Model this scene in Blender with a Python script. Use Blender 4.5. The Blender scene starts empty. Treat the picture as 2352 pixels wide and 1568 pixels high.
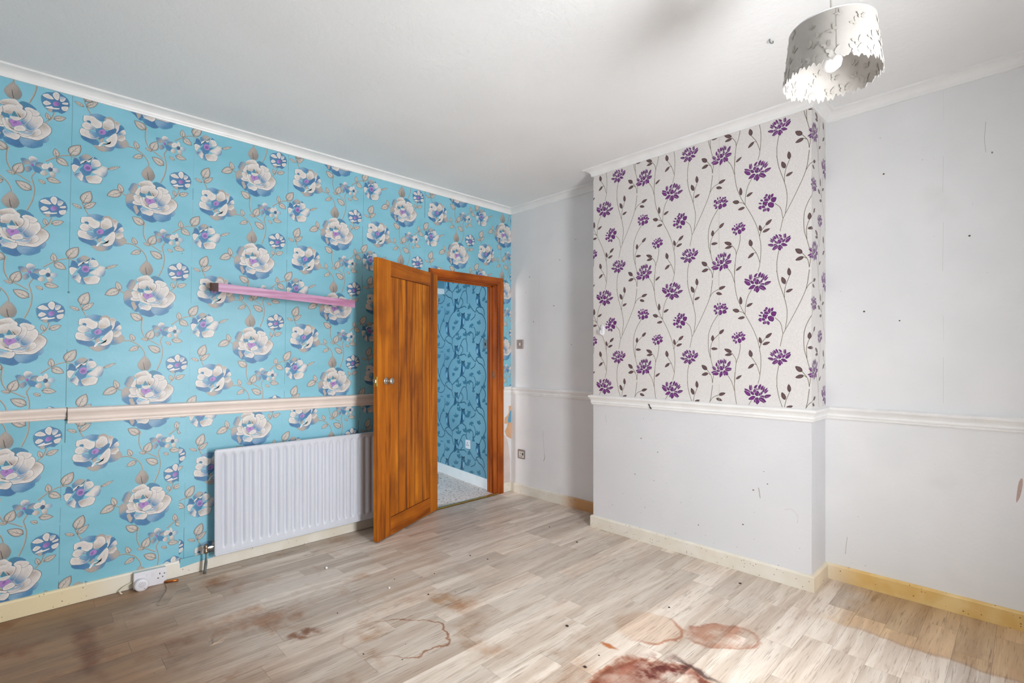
import bpy, bmesh, math, random
import numpy as np
from mathutils import Vector

S = bpy.context.scene
C = S.collection
PI = math.pi
random.seed(7)

# ------------------------------------------------------------------ camera, world, light, exposure
YAW = math.radians(45.85)
cam_d = bpy.data.cameras.new('camera')
cam_d.sensor_width = 36.0
cam_d.lens = 36.0 * 1157.0 / 2352.0
cam_d.shift_y = 35.0 / 2352.0
cam_d.clip_start = 0.02
cam = bpy.data.objects.new('camera', cam_d)
C.objects.link(cam)
cam.location = (3.514, -3.397, 1.295)
cam.rotation_euler = (PI / 2, 0, YAW)
S.camera = cam

W = 3.90           # room width along x
YF = -4.40         # wall behind the camera
H = 2.72           # ceiling height
WIN = (-2.16, -1.62, 0.40, 1.95)    # window in the right wall: y0, y1, z0, z1

world = bpy.data.worlds.new('overcast_sky')
S.world = world
world.use_nodes = True
world.cycles.sampling_method = 'NONE'
wn = world.node_tree.nodes
wn['Background'].inputs['Color'].default_value = (0.915, 0.96, 1.0, 1)
wn['Background'].inputs['Strength'].default_value = 1.0

SKY = 40.0         # radiance of the overcast sky as it enters through the glazing
def daylight(name, loc, rot, sx, sy, k=1.0):
    l = bpy.data.lights.new(name, 'AREA')
    l.shape = 'RECTANGLE'; l.size = sx; l.size_y = sy
    l.energy = PI * sx * sy * SKY * k
    l.color = (0.96, 0.98, 1.0)
    o = bpy.data.objects.new(name, l); C.objects.link(o)
    o.location = loc; o.rotation_euler = rot
    return o
daylight('window_daylight', (W + 0.265, (WIN[0] + WIN[1]) / 2, (WIN[2] + WIN[3]) / 2), (0, PI / 2 - 0.30, 0), WIN[3] - WIN[2], WIN[1] - WIN[0])
daylight('hall_daylight', (-0.75, -2.84, 1.5), (PI / 2, 0, 0), 0.5, 1.2, 0.45)

S.view_settings.view_transform = 'Standard'
S.view_settings.look = 'None'
S.view_settings.gamma = 1.0
S.view_settings.use_curve_mapping = False
S.view_settings.exposure = 0.0
S.cycles.max_bounces = 6
S.cycles.diffuse_bounces = 5
S.cycles.glossy_bounces = 2
S.cycles.transmission_bounces = 2
S.cycles.caustics_reflective = False
S.cycles.caustics_refractive = False

# ------------------------------------------------------------------ material helpers
def lin(c):
    return tuple(((v / 255) / 12.92 if v / 255 <= 0.04045 else ((v / 255 + 0.055) / 1.055) ** 2.4) for v in c)

class NT:
    def __init__(s, name, rough=0.5, metal=0.0, spec=0.5):
        s.m = bpy.data.materials.new(name); s.m.use_nodes = True
        s.t = s.m.node_tree; s.n = s.t.nodes; s.l = s.t.links
        s.b = s.n['Principled BSDF']
        s.b.inputs['Roughness'].default_value = rough
        s.b.inputs['Metallic'].default_value = metal
        s.b.inputs['Specular IOR Level'].default_value = spec
    def node(s, kind, **kw):
        n = s.n.new(kind)
        for k, v in kw.items(): setattr(n, k, v)
        return n
    def put(s, sock, v):
        if v is None: return
        if isinstance(v, bpy.types.NodeSocket): s.l.new(v, sock)
        elif isinstance(v, (tuple, list)):
            sock.default_value = (tuple(v) + (1,)) if len(v) == 3 and len(sock.default_value) == 4 else tuple(v)
        else: sock.default_value = v
    def pos(s): return s.node('ShaderNodeNewGeometry').outputs['Position']
    def obj(s): return s.node('ShaderNodeTexCoord').outputs['Object']
    def rnd(s): return s.node('ShaderNodeObjectInfo').outputs['Random']
    def mapping(s, v, loc=(0, 0, 0), rot=(0, 0, 0), sc=(1, 1, 1)):
        n = s.node('ShaderNodeMapping'); s.put(n.inputs['Vector'], v)
        n.inputs['Location'].default_value = loc; n.inputs['Rotation'].default_value = rot; n.inputs['Scale'].default_value = sc
        return n.outputs['Vector']
    def noise(s, v, scale=5, detail=3, rough=0.5, dist=0.0, col=False):
        n = s.node('ShaderNodeTexNoise'); s.put(n.inputs['Vector'], v)
        n.inputs['Scale'].default_value = scale; n.inputs['Detail'].default_value = detail
        n.inputs['Roughness'].default_value = rough; n.inputs['Distortion'].default_value = dist
        return n.outputs['Color' if col else 'Fac']
    def math(s, op, a, b=None, c=None, clamp=False):
        n = s.node('ShaderNodeMath', operation=op, use_clamp=clamp)
        s.put(n.inputs[0], a); s.put(n.inputs[1], b); s.put(n.inputs[2], c)
        return n.outputs[0]
    def vm(s, op, a, b=None):
        n = s.node('ShaderNodeVectorMath', operation=op); s.put(n.inputs[0], a); s.put(n.inputs[1], b)
        return n.outputs['Value' if op in ('LENGTH', 'DISTANCE', 'DOT_PRODUCT') else 'Vector']
    def ramp(s, v, lo, hi, a=0.0, b=1.0):
        n = s.node('ShaderNodeMapRange', interpolation_type='SMOOTHSTEP')
        s.put(n.inputs['Value'], v); n.inputs['From Min'].default_value = lo; n.inputs['From Max'].default_value = hi
        n.inputs['To Min'].default_value = a; n.inputs['To Max'].default_value = b
        return n.outputs['Result']
    def mix(s, f, a, b, mode='MIX'):
        n = s.node('ShaderNodeMix', data_type='RGBA', blend_type=mode)
        s.put(n.inputs[0], f); s.put(n.inputs[6], a); s.put(n.inputs[7], b)
        return n.outputs[2]
    def comb(s, x, y, z):
        n = s.node('ShaderNodeCombineXYZ'); s.put(n.inputs[0], x); s.put(n.inputs[1], y); s.put(n.inputs[2], z); return n.outputs[0]
    def sep(s, v):
        n = s.node('ShaderNodeSeparateXYZ'); s.put(n.inputs[0], v); return n.outputs
    def specks(s, v, scale, size, density):
        n = s.node('ShaderNodeTexVoronoi'); s.put(n.inputs['Vector'], v); n.inputs['Scale'].default_value = scale
        r = s.sep(n.outputs['Color'])
        sz = s.math('MULTIPLY', r[1], size)
        near = s.math('LESS_THAN', n.outputs['Distance'], sz)
        return s.math('MULTIPLY', near, s.math('GREATER_THAN', r[0], 1 - density))
    def color(s, v): s.put(s.b.inputs['Base Color'], v)
    def bump(s, h, strength=0.2, dist=0.01):
        n = s.node('ShaderNodeBump'); s.put(n.inputs['Height'], h)
        n.inputs['Strength'].default_value = strength; n.inputs['Distance'].default_value = dist
        s.l.new(n.outputs['Normal'], s.b.inputs['Normal'])

def plain(name, c, rough=0.5, metal=0.0, var=0.06, scale=14, bump=0.0, spec=0.5):
    t = NT(name, rough, metal, spec); L = lin(c)
    n = t.noise(t.obj(), scale, 3)
    t.color(t.mix(t.ramp(n, 0.3, 0.7), tuple(v * (1 - var) for v in L), tuple(min(1, v * (1 + var)) for v in L)))
    if bump: t.bump(t.noise(t.obj(), scale * 6, 3), bump, 0.003)
    return t.m

def wall_white(name, a, b, speck=0.25, low=True):
    t = NT(name, 0.65); p = t.pos()
    n = t.noise(p, 2.6, 3)
    c = t.mix(t.ramp(n, 0.35, 0.68), lin(a), lin(b))
    z = t.sep(p)[2]
    dirt = t.math('ADD', t.ramp(z, 0.05, 0.7, 1.0, 0.25), 0.0)
    s1 = t.specks(p, 16, 0.06, speck * 0.7)
    s2 = t.specks(t.vm('ADD', p, (3.3, 1.7, 5.1)), 30, 0.07, speck * 0.5)
    sp = t.math('MULTIPLY', t.math('MAXIMUM', s1, s2), t.math('MULTIPLY', dirt, 0.75))
    c = t.mix(sp, c, lin((88, 78, 70)))
    sm = t.math('MULTIPLY', t.ramp(n, 0.62, 0.8), 0.10)
    c = t.mix(sm, c, lin((150, 140, 130)))
    t.color(c)
    t.bump(t.noise(p, 40, 2), 0.22, 0.004)
    return t.m

M = {}
M['white'] = wall_white('white_painted_paper', (234, 235, 236), (239, 239, 240))
M['chimney_white'] = wall_white('white_painted_plaster', (221, 222, 225), (226, 226, 229), 0.35)
M['wp_cream'] = plain('cream_wallpaper_ground', (231, 227, 223), 0.55, var=0.02, scale=5)
M['plaster_pink'] = plain('bare_pink_plaster', (222, 205, 198), 0.8, var=0.06, scale=9, bump=0.2)
M['torn_orange'] = plain('torn_backing_paper', (226, 178, 138), 0.85, var=0.08)
M['torn_blue'] = plain('torn_blue_paper', (98, 168, 205), 0.7, var=0.05)
M['trim_white'] = plain('white_gloss_paint', (244, 244, 243), 0.35, var=0.03, scale=8)
M['dado_cream'] = plain('cream_gloss_paint', (240, 226, 217), 0.4, var=0.03, scale=8)
M['jamb_white'] = plain('white_window_frame', (235, 235, 235), 0.4)
M['radiator'] = plain('radiator_enamel', (212, 216, 226), 0.3, var=0.015, scale=5)
M['chrome'] = plain('brushed_nickel', (200, 196, 188), 0.22, 1.0, var=0.04)
M['valve'] = plain('tarnished_valve_metal', (150, 132, 116), 0.32, 1.0, var=0.25, scale=90)
M['pipe'] = plain('grey_painted_pipe', (118, 124, 122), 0.45, 0.2, var=0.12, scale=40)
M['brass'] = plain('worn_brass', (196, 160, 84), 0.35, 1.0, var=0.15, scale=60)
M['copper'] = plain('copper_pipe', (200, 120, 60), 0.35, 0.9, var=0.15, scale=60)
M['plastic'] = plain('white_plastic', (232, 231, 236), 0.35, var=0.015)
M['plastic_old'] = plain('aged_white_plastic', (218, 214, 206), 0.4, var=0.04)
M['dark'] = plain('dark_slot', (28, 26, 25), 0.6)
M['metal_plate'] = plain('brushed_steel_plate', (186, 182, 176), 0.3, 0.85, var=0.05)
M['cable'] = plain('cream_cable', (222, 214, 190), 0.5)
M['hall_ceiling'] = plain('hall_white_paint', (225, 225, 225), 0.7)
M['debris_white'] = plain('white_crumb', (240, 240, 240), 0.6)
M['debris_dark'] = plain('dark_crumb', (52, 42, 36), 0.8)
M['brown_wood'] = plain('brown_stained_wood', (130, 78, 62), 0.5, var=0.15, scale=30)

def make_ceiling():
    t = NT('textured_ceiling_paint', 0.75); p = t.pos()
    n = t.noise(p, 1.3, 2)
    c = t.mix(t.ramp(n, 0.3, 0.7), lin((240, 241, 241)), lin((245, 246, 246)))
    s = t.math('MULTIPLY', t.specks(p, 7, 0.03, 0.18), 0.6)
    t.color(t.mix(s, c, lin((110, 100, 92))))
    t.bump(t.noise(p, 34, 3, 0.6), 0.45, 0.006)
    return t.m
M['ceiling'] = make_ceiling()

def make_teal():
    t = NT('teal_wallpaper_ground', 0.42); p = t.pos()
    n = t.noise(t.mapping(p, sc=(1, 0.7, 1.4)), 2.6, 3, 0.6)
    c = t.mix(t.ramp(n, 0.3, 0.72), lin((126, 192, 210)), lin((142, 204, 223)))
    s = t.specks(p, 9, 0.05, 0.12)
    c = t.mix(t.math('MULTIPLY', s, 0.6), c, lin((50, 62, 70)))
    t.color(c)
    t.bump(t.noise(p, 50, 2), 0.15, 0.004)
    return t.m
M['teal'] = make_teal()

def make_hallblue():
    t = NT('blue_owl_wallpaper_ground', 0.36); p = t.pos()
    n = t.noise(p, 2.5, 3)
    t.color(t.mix(t.ramp(n, 0.3, 0.7), lin((112, 160, 180)), lin((126, 174, 192))))
    t.bump(t.noise(p, 70, 3), 0.1, 0.002)
    return t.m
M['hallblue'] = make_hallblue()

def print_mat(name, rough, spec=0.5):
    t = NT(name, rough, spec=spec)
    a = t.node('ShaderNodeVertexColor', layer_name='print')
    n = t.noise(t.pos(), 130, 3)
    t.color(t.mix(1.0, a.outputs['Color'], t.mix(t.ramp(n, 0.25, 0.75), (0.88, 0.88, 0.9), (1, 1, 1)), 'MULTIPLY'))
    return t.m
M['rose_print'] = print_mat('rose_wallpaper_print', 0.42)
M['lotus_print'] = print_mat('purple_wallpaper_print', 0.45)
M['owl_print'] = print_mat('owl_wallpaper_print', 0.22, 0.9)

def skirt_mat():
    t = NT('aged_cream_skirting_paint', 0.45); p = t.pos(); xyz = t.sep(p)
    n = t.noise(p, 7, 4)
    base = t.mix(t.ramp(n, 0.3, 0.7), lin((229, 222, 206)), lin((238, 233, 222)))
    # age yellowing of the right hand run and of the alcove end beside the chimney
    yl = t.ramp(t.math('ADD', xyz[0], t.math('MULTIPLY', n, 0.15)), 2.66, 2.95)
    base = t.mix(yl, base, t.mix(t.ramp(n, 0.35, 0.7), lin((226, 186, 112)), lin((240, 212, 150))))
    al = t.math('MULTIPLY', t.ramp(xyz[0], 0.62, 0.85), t.ramp(xyz[1], -0.12, -0.05))
    al = t.math('MULTIPLY', al, t.ramp(xyz[0], 1.25, 1.2))
    base = t.mix(al, base, lin((208, 160, 110)))
    lf = t.math('MULTIPLY', t.ramp(xyz[1], -2.9, -3.3), t.ramp(xyz[0], 0.3, 0.1))
    base = t.mix(lf, base, lin((238, 222, 182)))
    sp = t.math('MAXIMUM', t.specks(p, 30, 0.16, 0.4), t.specks(t.vm('ADD', p, (1, 2, 3)), 60, 0.22, 0.35))
    base = t.mix(t.math('MULTIPLY', sp, 0.75), base, lin((110, 76, 46)))
    t.color(base)
    t.bump(t.noise(p, 30, 4), 0.15, 0.004)
    return t.m
M['skirting'] = skirt_mat()

def wood(name, dark, mid, light, rough, axis, gs=1.0, bump=0.1, metal=0.0):
    t = NT(name, rough, 0.0, 0.3); o = t.obj()
    o = t.vm('ADD', o, t.comb(t.math('MULTIPLY', t.rnd(), 31.0), t.math('MULTIPLY', t.rnd(), 17.0), t.math('MULTIPLY', t.rnd(), 7.0)))
    sc = [14 * gs, 14 * gs, 14 * gs]; sc[axis] = 0.9 * gs
    g = t.noise(t.mapping(o, sc=tuple(sc)), 1.0, 5, 0.6, 0.6)
    sc2 = [70 * gs] * 3; sc2[axis] = 2.5 * gs
    f = t.noise(t.mapping(o, sc=tuple(sc2)), 1.0, 3, 0.6)
    c = t.mix(t.ramp(g, 0.34, 0.5), lin(dark), lin(mid))
    c = t.mix(t.ramp(g, 0.5, 0.68), c, lin(light))
    c = t.mix(t.ramp(f, 0.56, 0.72, 0, 0.45), c, lin(dark))
    blot = t.noise(o, 3.0, 3)
    c = t.mix(t.ramp(blot, 0.46, 0.72, 0, 0.6), c, lin(dark))
    t.color(c); t.bump(f, bump, 0.002)
    return t.m
M['door_v'] = wood('varnished_pine_upright', (116, 56, 4), (174, 96, 9), (210, 128, 22), 0.5, 2)
M['door_h'] = wood('varnished_pine_crosswise', (116, 56, 4), (168, 90, 9), (194, 112, 18), 0.5, 0)
M['frame_v'] = wood('dark_varnished_frame_upright', (112, 46, 8), (160, 76, 16), (186, 100, 32), 0.3, 2)
M['frame_h'] = wood('dark_varnished_frame_crosswise', (112, 46, 8), (160, 76, 16), (186, 100, 32), 0.3, 1)
M['groove'] = plain('dark_varnish_groove', (38, 14, 5), 0.7)
M['pink_wood'] = wood('pink_washed_wood', (172, 116, 148), (198, 152, 184), (212, 174, 202), 0.55, 1, 1.2)

def carpet_mat():
    t = NT('flecked_beige_carpet', 0.95); p = t.pos()
    n = t.noise(p, 48, 4, 0.8)
    c = t.mix(t.ramp(n, 0.34, 0.5), lin((124, 98, 90)), lin((232, 219, 213)))
    c = t.mix(t.ramp(t.noise(p, 6, 4, 0.6), 0.5, 0.7, 0.0, 0.5), c, lin((240, 234, 230)))
    t.color(c); t.bump(n, 0.8, 0.01)
    return t.m
M['carpet'] = carpet_mat()

def plank_mat():
    t = NT('greyed_oak_vinyl', 0.42); p = t.pos(); r = t.rnd(); xy = t.sep(p)
    off = t.comb(t.math('MULTIPLY', r, 13.0), t.math('MULTIPLY', r, 41.0), t.math('MULTIPLY', r, 5.0))
    q = t.vm('ADD', p, off)
    warp = t.noise(t.mapping(q, sc=(5, 1.3, 1)), 1.0, 3)
    qx = t.vm('ADD', t.mapping(q, sc=(17, 0.9, 1)), t.comb(t.math('MULTIPLY', warp, 2.5), 0.0, 0.0))
    g = t.noise(qx, 1.0, 4, 0.55, 0.35)
    f = t.noise(t.mapping(q, sc=(190, 7, 1)), 1.0, 3, 0.6)
    c = t.mix(t.ramp(g, 0.32, 0.68), lin((202, 185, 168)), lin((234, 223, 210)))
    c = t.mix(t.ramp(f, 0.52, 0.72, 0, 0.62), c, lin((142, 122, 106)))
    knots = t.math('MULTIPLY', t.ramp(t.noise(t.mapping(q, sc=(16, 3.2, 1)), 1.0, 5, 0.7), 0.58, 0.76), 0.75)
    c = t.mix(knots, c, lin((140, 114, 94)))
    # every plank of the print has its own tone
    c = t.mix(1.0, c, t.mix(t.ramp(r, 0.0, 1.0), (0.79, 0.775, 0.76), (1.03, 1.02, 1.01)), 'MULTIPLY')
    big = t.noise(p, 2.0, 5, 0.6); nn = t.noise(p, 11, 3, 0.6); nc = t.sep(t.noise(p, 6.5, 4, 0.55, col=True))
    pd = t.comb(t.math('ADD', xy[0], t.math('MULTIPLY', t.math('SUBTRACT', nc[0], 0.5), 0.16)),
                t.math('ADD', xy[1], t.math('MULTIPLY', t.math('SUBTRACT', nc[1], 0.5), 0.16)), 0.0)
    def ell(cx, cy, rx, ry, ang=0.0):
        v = t.vm('SUBTRACT', pd, (cx, cy, 0))
        n = t.node('ShaderNodeVectorRotate', rotation_type='Z_AXIS'); t.put(n.inputs['Vector'], v); n.inputs['Angle'].default_value = -ang
        v = t.vm('DIVIDE', n.outputs[0], (rx, ry, 1))
        return t.vm('LENGTH', v)
    def blob(c, d, col, amt, lo=0.75, hi=1.05):
        return t.mix(t.math('MULTIPLY', t.ramp(d, hi, lo), amt), c, lin(col), 'MULTIPLY')
    def ring(c, d, col, amt, w=0.14):
        m = t.ramp(t.math('ABSOLUTE', t.math('SUBTRACT', d, 0.93)), w, 0.0)
        m = t.math('MULTIPLY', m, t.math('MULTIPLY', t.ramp(nn, 0.3, 0.6, 0.35, 1.0), amt))
        return t.mix(m, c, lin(col), 'MULTIPLY')
    # old brown soiling of the floor along the left wall, partly painted shade
    soil_shade = t.math('MULTIPLY', t.ramp(t.math('ADD', xy[1], t.math('MULTIPLY', big, 0.9)), -1.75, -2.75), t.ramp(xy[0], 2.6, 1.2))
    c = t.mix(t.math('MULTIPLY', soil_shade, 0.95), c, lin((188, 150, 114)), 'MULTIPLY')
    or_ = t.math('MULTIPLY', t.ramp(t.noise(t.vm('ADD', p, (4, 9, 0)), 3.0, 5, 0.62), 0.52, 0.7), t.ramp(xy[1], -1.2, -2.4, 0.15, 0.8))
    c = t.mix(or_, c, lin((206, 158, 108)), 'MULTIPLY')
    # damp stained strip along the right skirting
    edge = t.math('SUBTRACT', xy[1], t.math('ADD', -0.60, t.math('MULTIPLY', nc[0], 0.10)))
    dmp = t.math('MULTIPLY', t.ramp(edge, -0.02, 0.02), t.ramp(t.math('ADD', xy[0], t.math('MULTIPLY', nc[1], 0.3)), 2.92, 3.12, 0.0, 1.0))
    c = t.mix(t.math('MULTIPLY', dmp, 0.75), c, lin((240, 208, 156)), 'MULTIPLY')
    dl = t.math('MULTIPLY', t.ramp(t.math('ABSOLUTE', edge), 0.02, 0.0), t.ramp(xy[0], 2.8, 3.0))
    c = t.mix(t.math('MULTIPLY', dl, 0.35), c, lin((190, 140, 90)), 'MULTIPLY')
    # rust stains in the middle of the floor
    d = ell(2.50, -1.63, 0.24, 0.21, 0.5); hole = t.ramp(ell(2.53, -1.50, 0.075, 0.035, 0.5), 0.6, 1.2)
    body = t.math('MULTIPLY', t.ramp(d, 1.04, 0.86), t.math('MULTIPLY', t.ramp(hole, 0, 1, 0.2, 1.0), t.ramp(nn, 0.3, 0.66, 0.55, 1.0)))
    c = t.mix(body, c, lin((186, 124, 104)), 'MULTIPLY'); c = ring(c, d, (196, 120, 62), 0.9)
    core = t.math('MULTIPLY', t.ramp(ell(2.47, -1.50, 0.15, 0.12, 0.4), 1.2, 0.5), t.math('MULTIPLY', hole, t.ramp(nn, 0.42, 0.6)))
    c = t.mix(core, c, lin((158, 78, 62)), 'MULTIPLY')
    d = ell(2.555, -1.405, 0.13, 0.016, -0.12); c = t.mix(t.math('MULTIPLY', t.ramp(d, 1.25, 0.3), 0.9), c, lin((70, 32, 22)))
    d = ell(2.525, -1.07, 0.165, 0.115, 0.6); c = t.mix(t.math('MULTIPLY', t.ramp(d, 1.05, 0.8), t.ramp(nc[2], 0.36, 0.56, 0.15, 0.85)), c, lin((214, 160, 132)), 'MULTIPLY'); c = ring(c, d, (206, 142, 108), 0.7)
    d = ell(2.24, -1.25, 0.17, 0.16, 0.3); c = blob(c, d, (236, 214, 196), 0.6)
    m = t.math('MULTIPLY', t.ramp(t.math('ABSOLUTE', t.math('SUBTRACT', d, 0.93)), 0.13, 0.0), t.ramp(xy[0], 2.2, 2.34))
    c = t.mix(t.math('MULTIPLY', m, 0.8), c, lin((206, 138, 92)), 'MULTIPLY')
    d = ell(2.19, -1.515, 0.07, 0.022, -0.1); c = blob(c, d, (210, 130, 56), 0.95, 0.3, 1.1)
    # rust line and tide marks
    d = ell(1.48, -2.15, 0.26, 0.17, 0.75)
    m = t.math('MULTIPLY', t.ramp(t.math('ABSOLUTE', t.math('SUBTRACT', d, 0.95)), 0.05, 0.0), t.ramp(t.math('SUBTRACT', xy[1], t.math('MULTIPLY', xy[0], -0.3)), -1.85, -1.65, 0.25, 1))
    c = t.mix(t.math('MULTIPLY', m, 0.85), c, lin((186, 124, 72)), 'MULTIPLY')
    d = ell(1.36, -1.76, 0.16, 0.09, 0.5); c = t.mix(t.math('MULTIPLY', t.ramp(d, 1.1, 0.7), t.ramp(nn, 0.35, 0.65, 0.1, 0.8)), c, lin((224, 188, 150)), 'MULTIPLY')
    d = ell(1.15, -2.47, 0.09, 0.05, 1.2); c = t.mix(t.math('MULTIPLY', t.ramp(d, 1.15, 0.5), t.ramp(nn, 0.4, 0.62)), c, lin((176, 130, 96)), 'MULTIPLY')
    d = ell(0.55, -3.2, 0.42, 0.05, 0.1); c = t.mix(t.math('MULTIPLY', t.ramp(d, 1.2, 0.3), t.ramp(nn, 0.3, 0.6, 0.3, 0.8)), c, lin((186, 140, 100)), 'MULTIPLY')
    sp = t.math('MAXIMUM', t.specks(p, 9, 0.05, 0.35), t.specks(t.vm('ADD', p, (1.3, 2.1, 0)), 22, 0.06, 0.25))
    c = t.mix(t.math('MULTIPLY', sp, 0.8), c, lin((70, 54, 44)))
    t.color(c)
    t.put(t.b.inputs['Roughness'], t.ramp(g, 0.3, 0.7, 0.36, 0.5))
    t.bump(f, 0.10, 0.002)
    return t.m
M['plank'] = plank_mat()
M['underlay'] = plain('dark_floor_joint', (122, 106, 94), 0.8)

# ------------------------------------------------------------------ object helpers
def tag(o, label=None, cat=None, group=None, kind=None):
    if label: o['label'] = label
    if cat: o['category'] = cat
    if group: o['group'] = group
    if kind: o['kind'] = kind
    return o

def empty(name, loc=(0, 0, 0), rz=0.0):
    o = bpy.data.objects.new(name, None); C.objects.link(o)
    o.location = loc; o.rotation_euler = (0, 0, rz); o.empty_display_size = 0.05
    return o

def obj(name, bm, mat, parent=None, smooth=False, loc=(0, 0, 0), rot=(0, 0, 0)):
    me = bpy.data.meshes.new(name)
    bmesh.ops.recalc_face_normals(bm, faces=bm.faces)
    bm.to_mesh(me); bm.free()
    if smooth:
        for p in me.polygons: p.use_smooth = True
    me.materials.append(mat)
    o = bpy.data.objects.new(name, me); C.objects.link(o)
    o.location = loc; o.rotation_euler = rot
    if parent: o.parent = parent
    return o

def B(bm, x0, x1, y0, y1, z0, z1, bev=0.0, seg=1):
    r = bmesh.ops.create_cube(bm, size=1.0)
    vs = r['verts']
    for v in vs:
        v.co = Vector(((x0 + x1) / 2 + v.co.x * (x1 - x0), (y0 + y1) / 2 + v.co.y * (y1 - y0), (z0 + z1) / 2 + v.co.z * (z1 - z0)))
    if bev:
        es = list({e for v in vs for e in v.link_edges})
        bmesh.ops.bevel(bm, geom=es, offset=bev, segments=seg, affect='EDGES', profile=0.6)
    return bm

def box(name, x0, x1, y0, y1, z0, z1, mat, parent=None, bev=0.0, seg=1):
    return obj(name, B(bmesh.new(), x0, x1, y0, y1, z0, z1, bev, seg), mat, parent)

def tube(bm, pts, r, seg=10, cap=True):
    rings = []
    n = len(pts); up = Vector((0.0123, 0.031, 1)).normalized()
    for i, p in enumerate(pts):
        p = Vector(p)
        d = (Vector(pts[min(i + 1, n - 1)]) - Vector(pts[max(i - 1, 0)])).normalized()
        a = d.cross(up)
        if a.length < 1e-3: a = d.cross(Vector((1, 0, 0)))
        a.normalize(); b = d.cross(a)
        rr = r[i] if isinstance(r, (list, tuple)) else r
        rings.append([bm.verts.new(p + a * (rr * math.cos(2 * PI * k / seg)) + b * (rr * math.sin(2 * PI * k / seg))) for k in range(seg)])
    for q, w in zip(rings, rings[1:]):
        for k in range(seg):
            bm.faces.new((q[k], q[(k + 1) % seg], w[(k + 1) % seg], w[k]))
    if cap:
        bm.faces.new(rings[0][::-1]); bm.faces.new(rings[-1])
    return bm

def lathe(bm, prof, axis='z', org=(0, 0, 0), seg=28):
    rings = []
    for rad, h in prof:
        ring = []
        for k in range(seg):
            a = 2 * PI * k / seg; c, s = rad * math.cos(a), rad * math.sin(a)
            v = {'z': (c, s, h), 'x': (h, c, s), 'y': (c, h, s)}[axis]
            ring.append(bm.verts.new(Vector(org) + Vector(v)))
        rings.append(ring)
    for q, w in zip(rings, rings[1:]):
        for k in range(seg): bm.faces.new((q[k], q[(k + 1) % seg], w[(k + 1) % seg], w[k]))
    bm.faces.new(rings[0]); bm.faces.new(rings[-1])
    return bm

def sweep(bm, prof, path, cap=True):
    """mitred run of a moulding: prof = [(projection, height)], path = wall line seen in plan, room on its right-hand side"""
    P = [Vector(p) for p in path]; n = len(P); rows = []
    for i, p in enumerate(P):
        d0 = (P[i] - P[i - 1]).normalized() if i else None
        d1 = (P[i + 1] - P[i]).normalized() if i < n - 1 else None
        if d0 is None: d0 = d1
        if d1 is None: d1 = d0
        n0 = Vector((d0.y, -d0.x)); n1 = Vector((d1.y, -d1.x))
        m = n0 + n1; m = m / max(0.2, (m.length ** 2) / 2)
        rows.append([bm.verts.new((p.x + m.x * a, p.y + m.y * a, z if len(p) < 3 else z)) for a, z in prof])
    k = len(prof)
    for a, b in zip(rows, rows[1:]):
        for j in range(k): bm.faces.new((a[j], a[(j + 1) % k], b[(j + 1) % k], b[j]))
    if cap: bm.faces.new(rows[0]); bm.faces.new(rows[-1][::-1])
    return bm

# ------------------------------------------------------------------ large structure
OP = (-0.895, -0.185, 1.985)      # door opening: y0, y1, top
CH = (1.185, 2.67, -0.27)         # chimney breast: x0, x1, front y

def st(o, label, cat): return tag(o, label, cat, None, 'structure')

bm = bmesh.new()
B(bm, -0.11, 0, YF, OP[0], 0, H); B(bm, -0.11, 0, OP[1], 0, 0, H); B(bm, -0.11, 0, OP[0], OP[1], OP[2], H)
wall_left = st(obj('wall_left', bm, M['teal']), 'teal floral papered wall with the doorway and radiator', 'wall')
wall_back = st(box('wall_back', -0.0, W, 0, 0.15, 0, H, M['white']), 'white painted wall behind the chimney breast', 'wall')
st(box('wall_front', -0.11, W + 0.3, YF - 0.15, YF, 0, H, M['white']), 'plain white wall opposite the chimney breast', 'wall')
bm = bmesh.new()
B(bm, W, W + 0.27, YF, WIN[0], 0, H); B(bm, W, W + 0.27, WIN[1], 0.15, 0, H)
B(bm, W, W + 0.27, WIN[0], WIN[1], 0, WIN[2]); B(bm, W, W + 0.27, WIN[0], WIN[1], WIN[3], H)
st(obj('wall_right', bm, M['white']), 'white wall with a wide window facing the teal wall', 'wall')
st(box('ceiling', -0.11, W + 0.3, YF - 0.3, 0.15, H, H + 0.12, M['ceiling']), 'white textured ceiling above the whole room', 'ceiling')
floor = st(box('floor', 0.0, W, YF, 0, -0.06, -0.0012, M['underlay']), 'greyed oak plank patterned vinyl floor with rust stains', 'floor')
chim = st(box('chimney_breast', CH[0], CH[1], CH[2], 0.0, 0, H, M['chimney_white']), 'white chimney breast with purple lotus wallpaper on its upper part', 'chimney breast')

st(box('ground', -30, 34, -30, 30, -0.5, -0.3, plain('pale_bounce_ground', (214, 213, 209), 0.9)), 'unseen pale ground added outside to bounce daylight', 'ground')  # unseen ground plane, added to balance daylight between ceiling and floor

def window(name, plane, a0, a1, z0, z1, at, label):
    bm = bmesh.new(); f = 0.035; m = (a0 + a1) / 2
    bars = [(a0, a1, z0, z0 + f), (a0, a1, z1 - f, z1), (a0, a0 + f, z0 + f, z1 - f), (a1 - f, a1, z0 + f, z1 - f)]
    for b in bars:
        if plane == 'x': B(bm, at, at + 0.05, b[0], b[1], b[2], b[3], 0.006)
        else: B(bm, b[0], b[1], at - 0.06, at, b[2], b[3], 0.006)
    w = st(obj(name, bm, M['jamb_white']), label, 'window')
    if plane == 'x': box('window_sill', W - 0.08, W + 0.22, a0 - 0.04, a1 + 0.04, z0 - 0.03, z0, M['trim_white'], w, 0.006)
    else: box('window_sill', a0 - 0.04, a1 + 0.04, YF - 0.2, YF + 0.08, z0 - 0.03, z0, M['trim_white'], w, 0.006)
window('window_1', 'x', WIN[0], WIN[1], WIN[2], WIN[3], W + 0.2, 'white framed window in the right wall')

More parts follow.
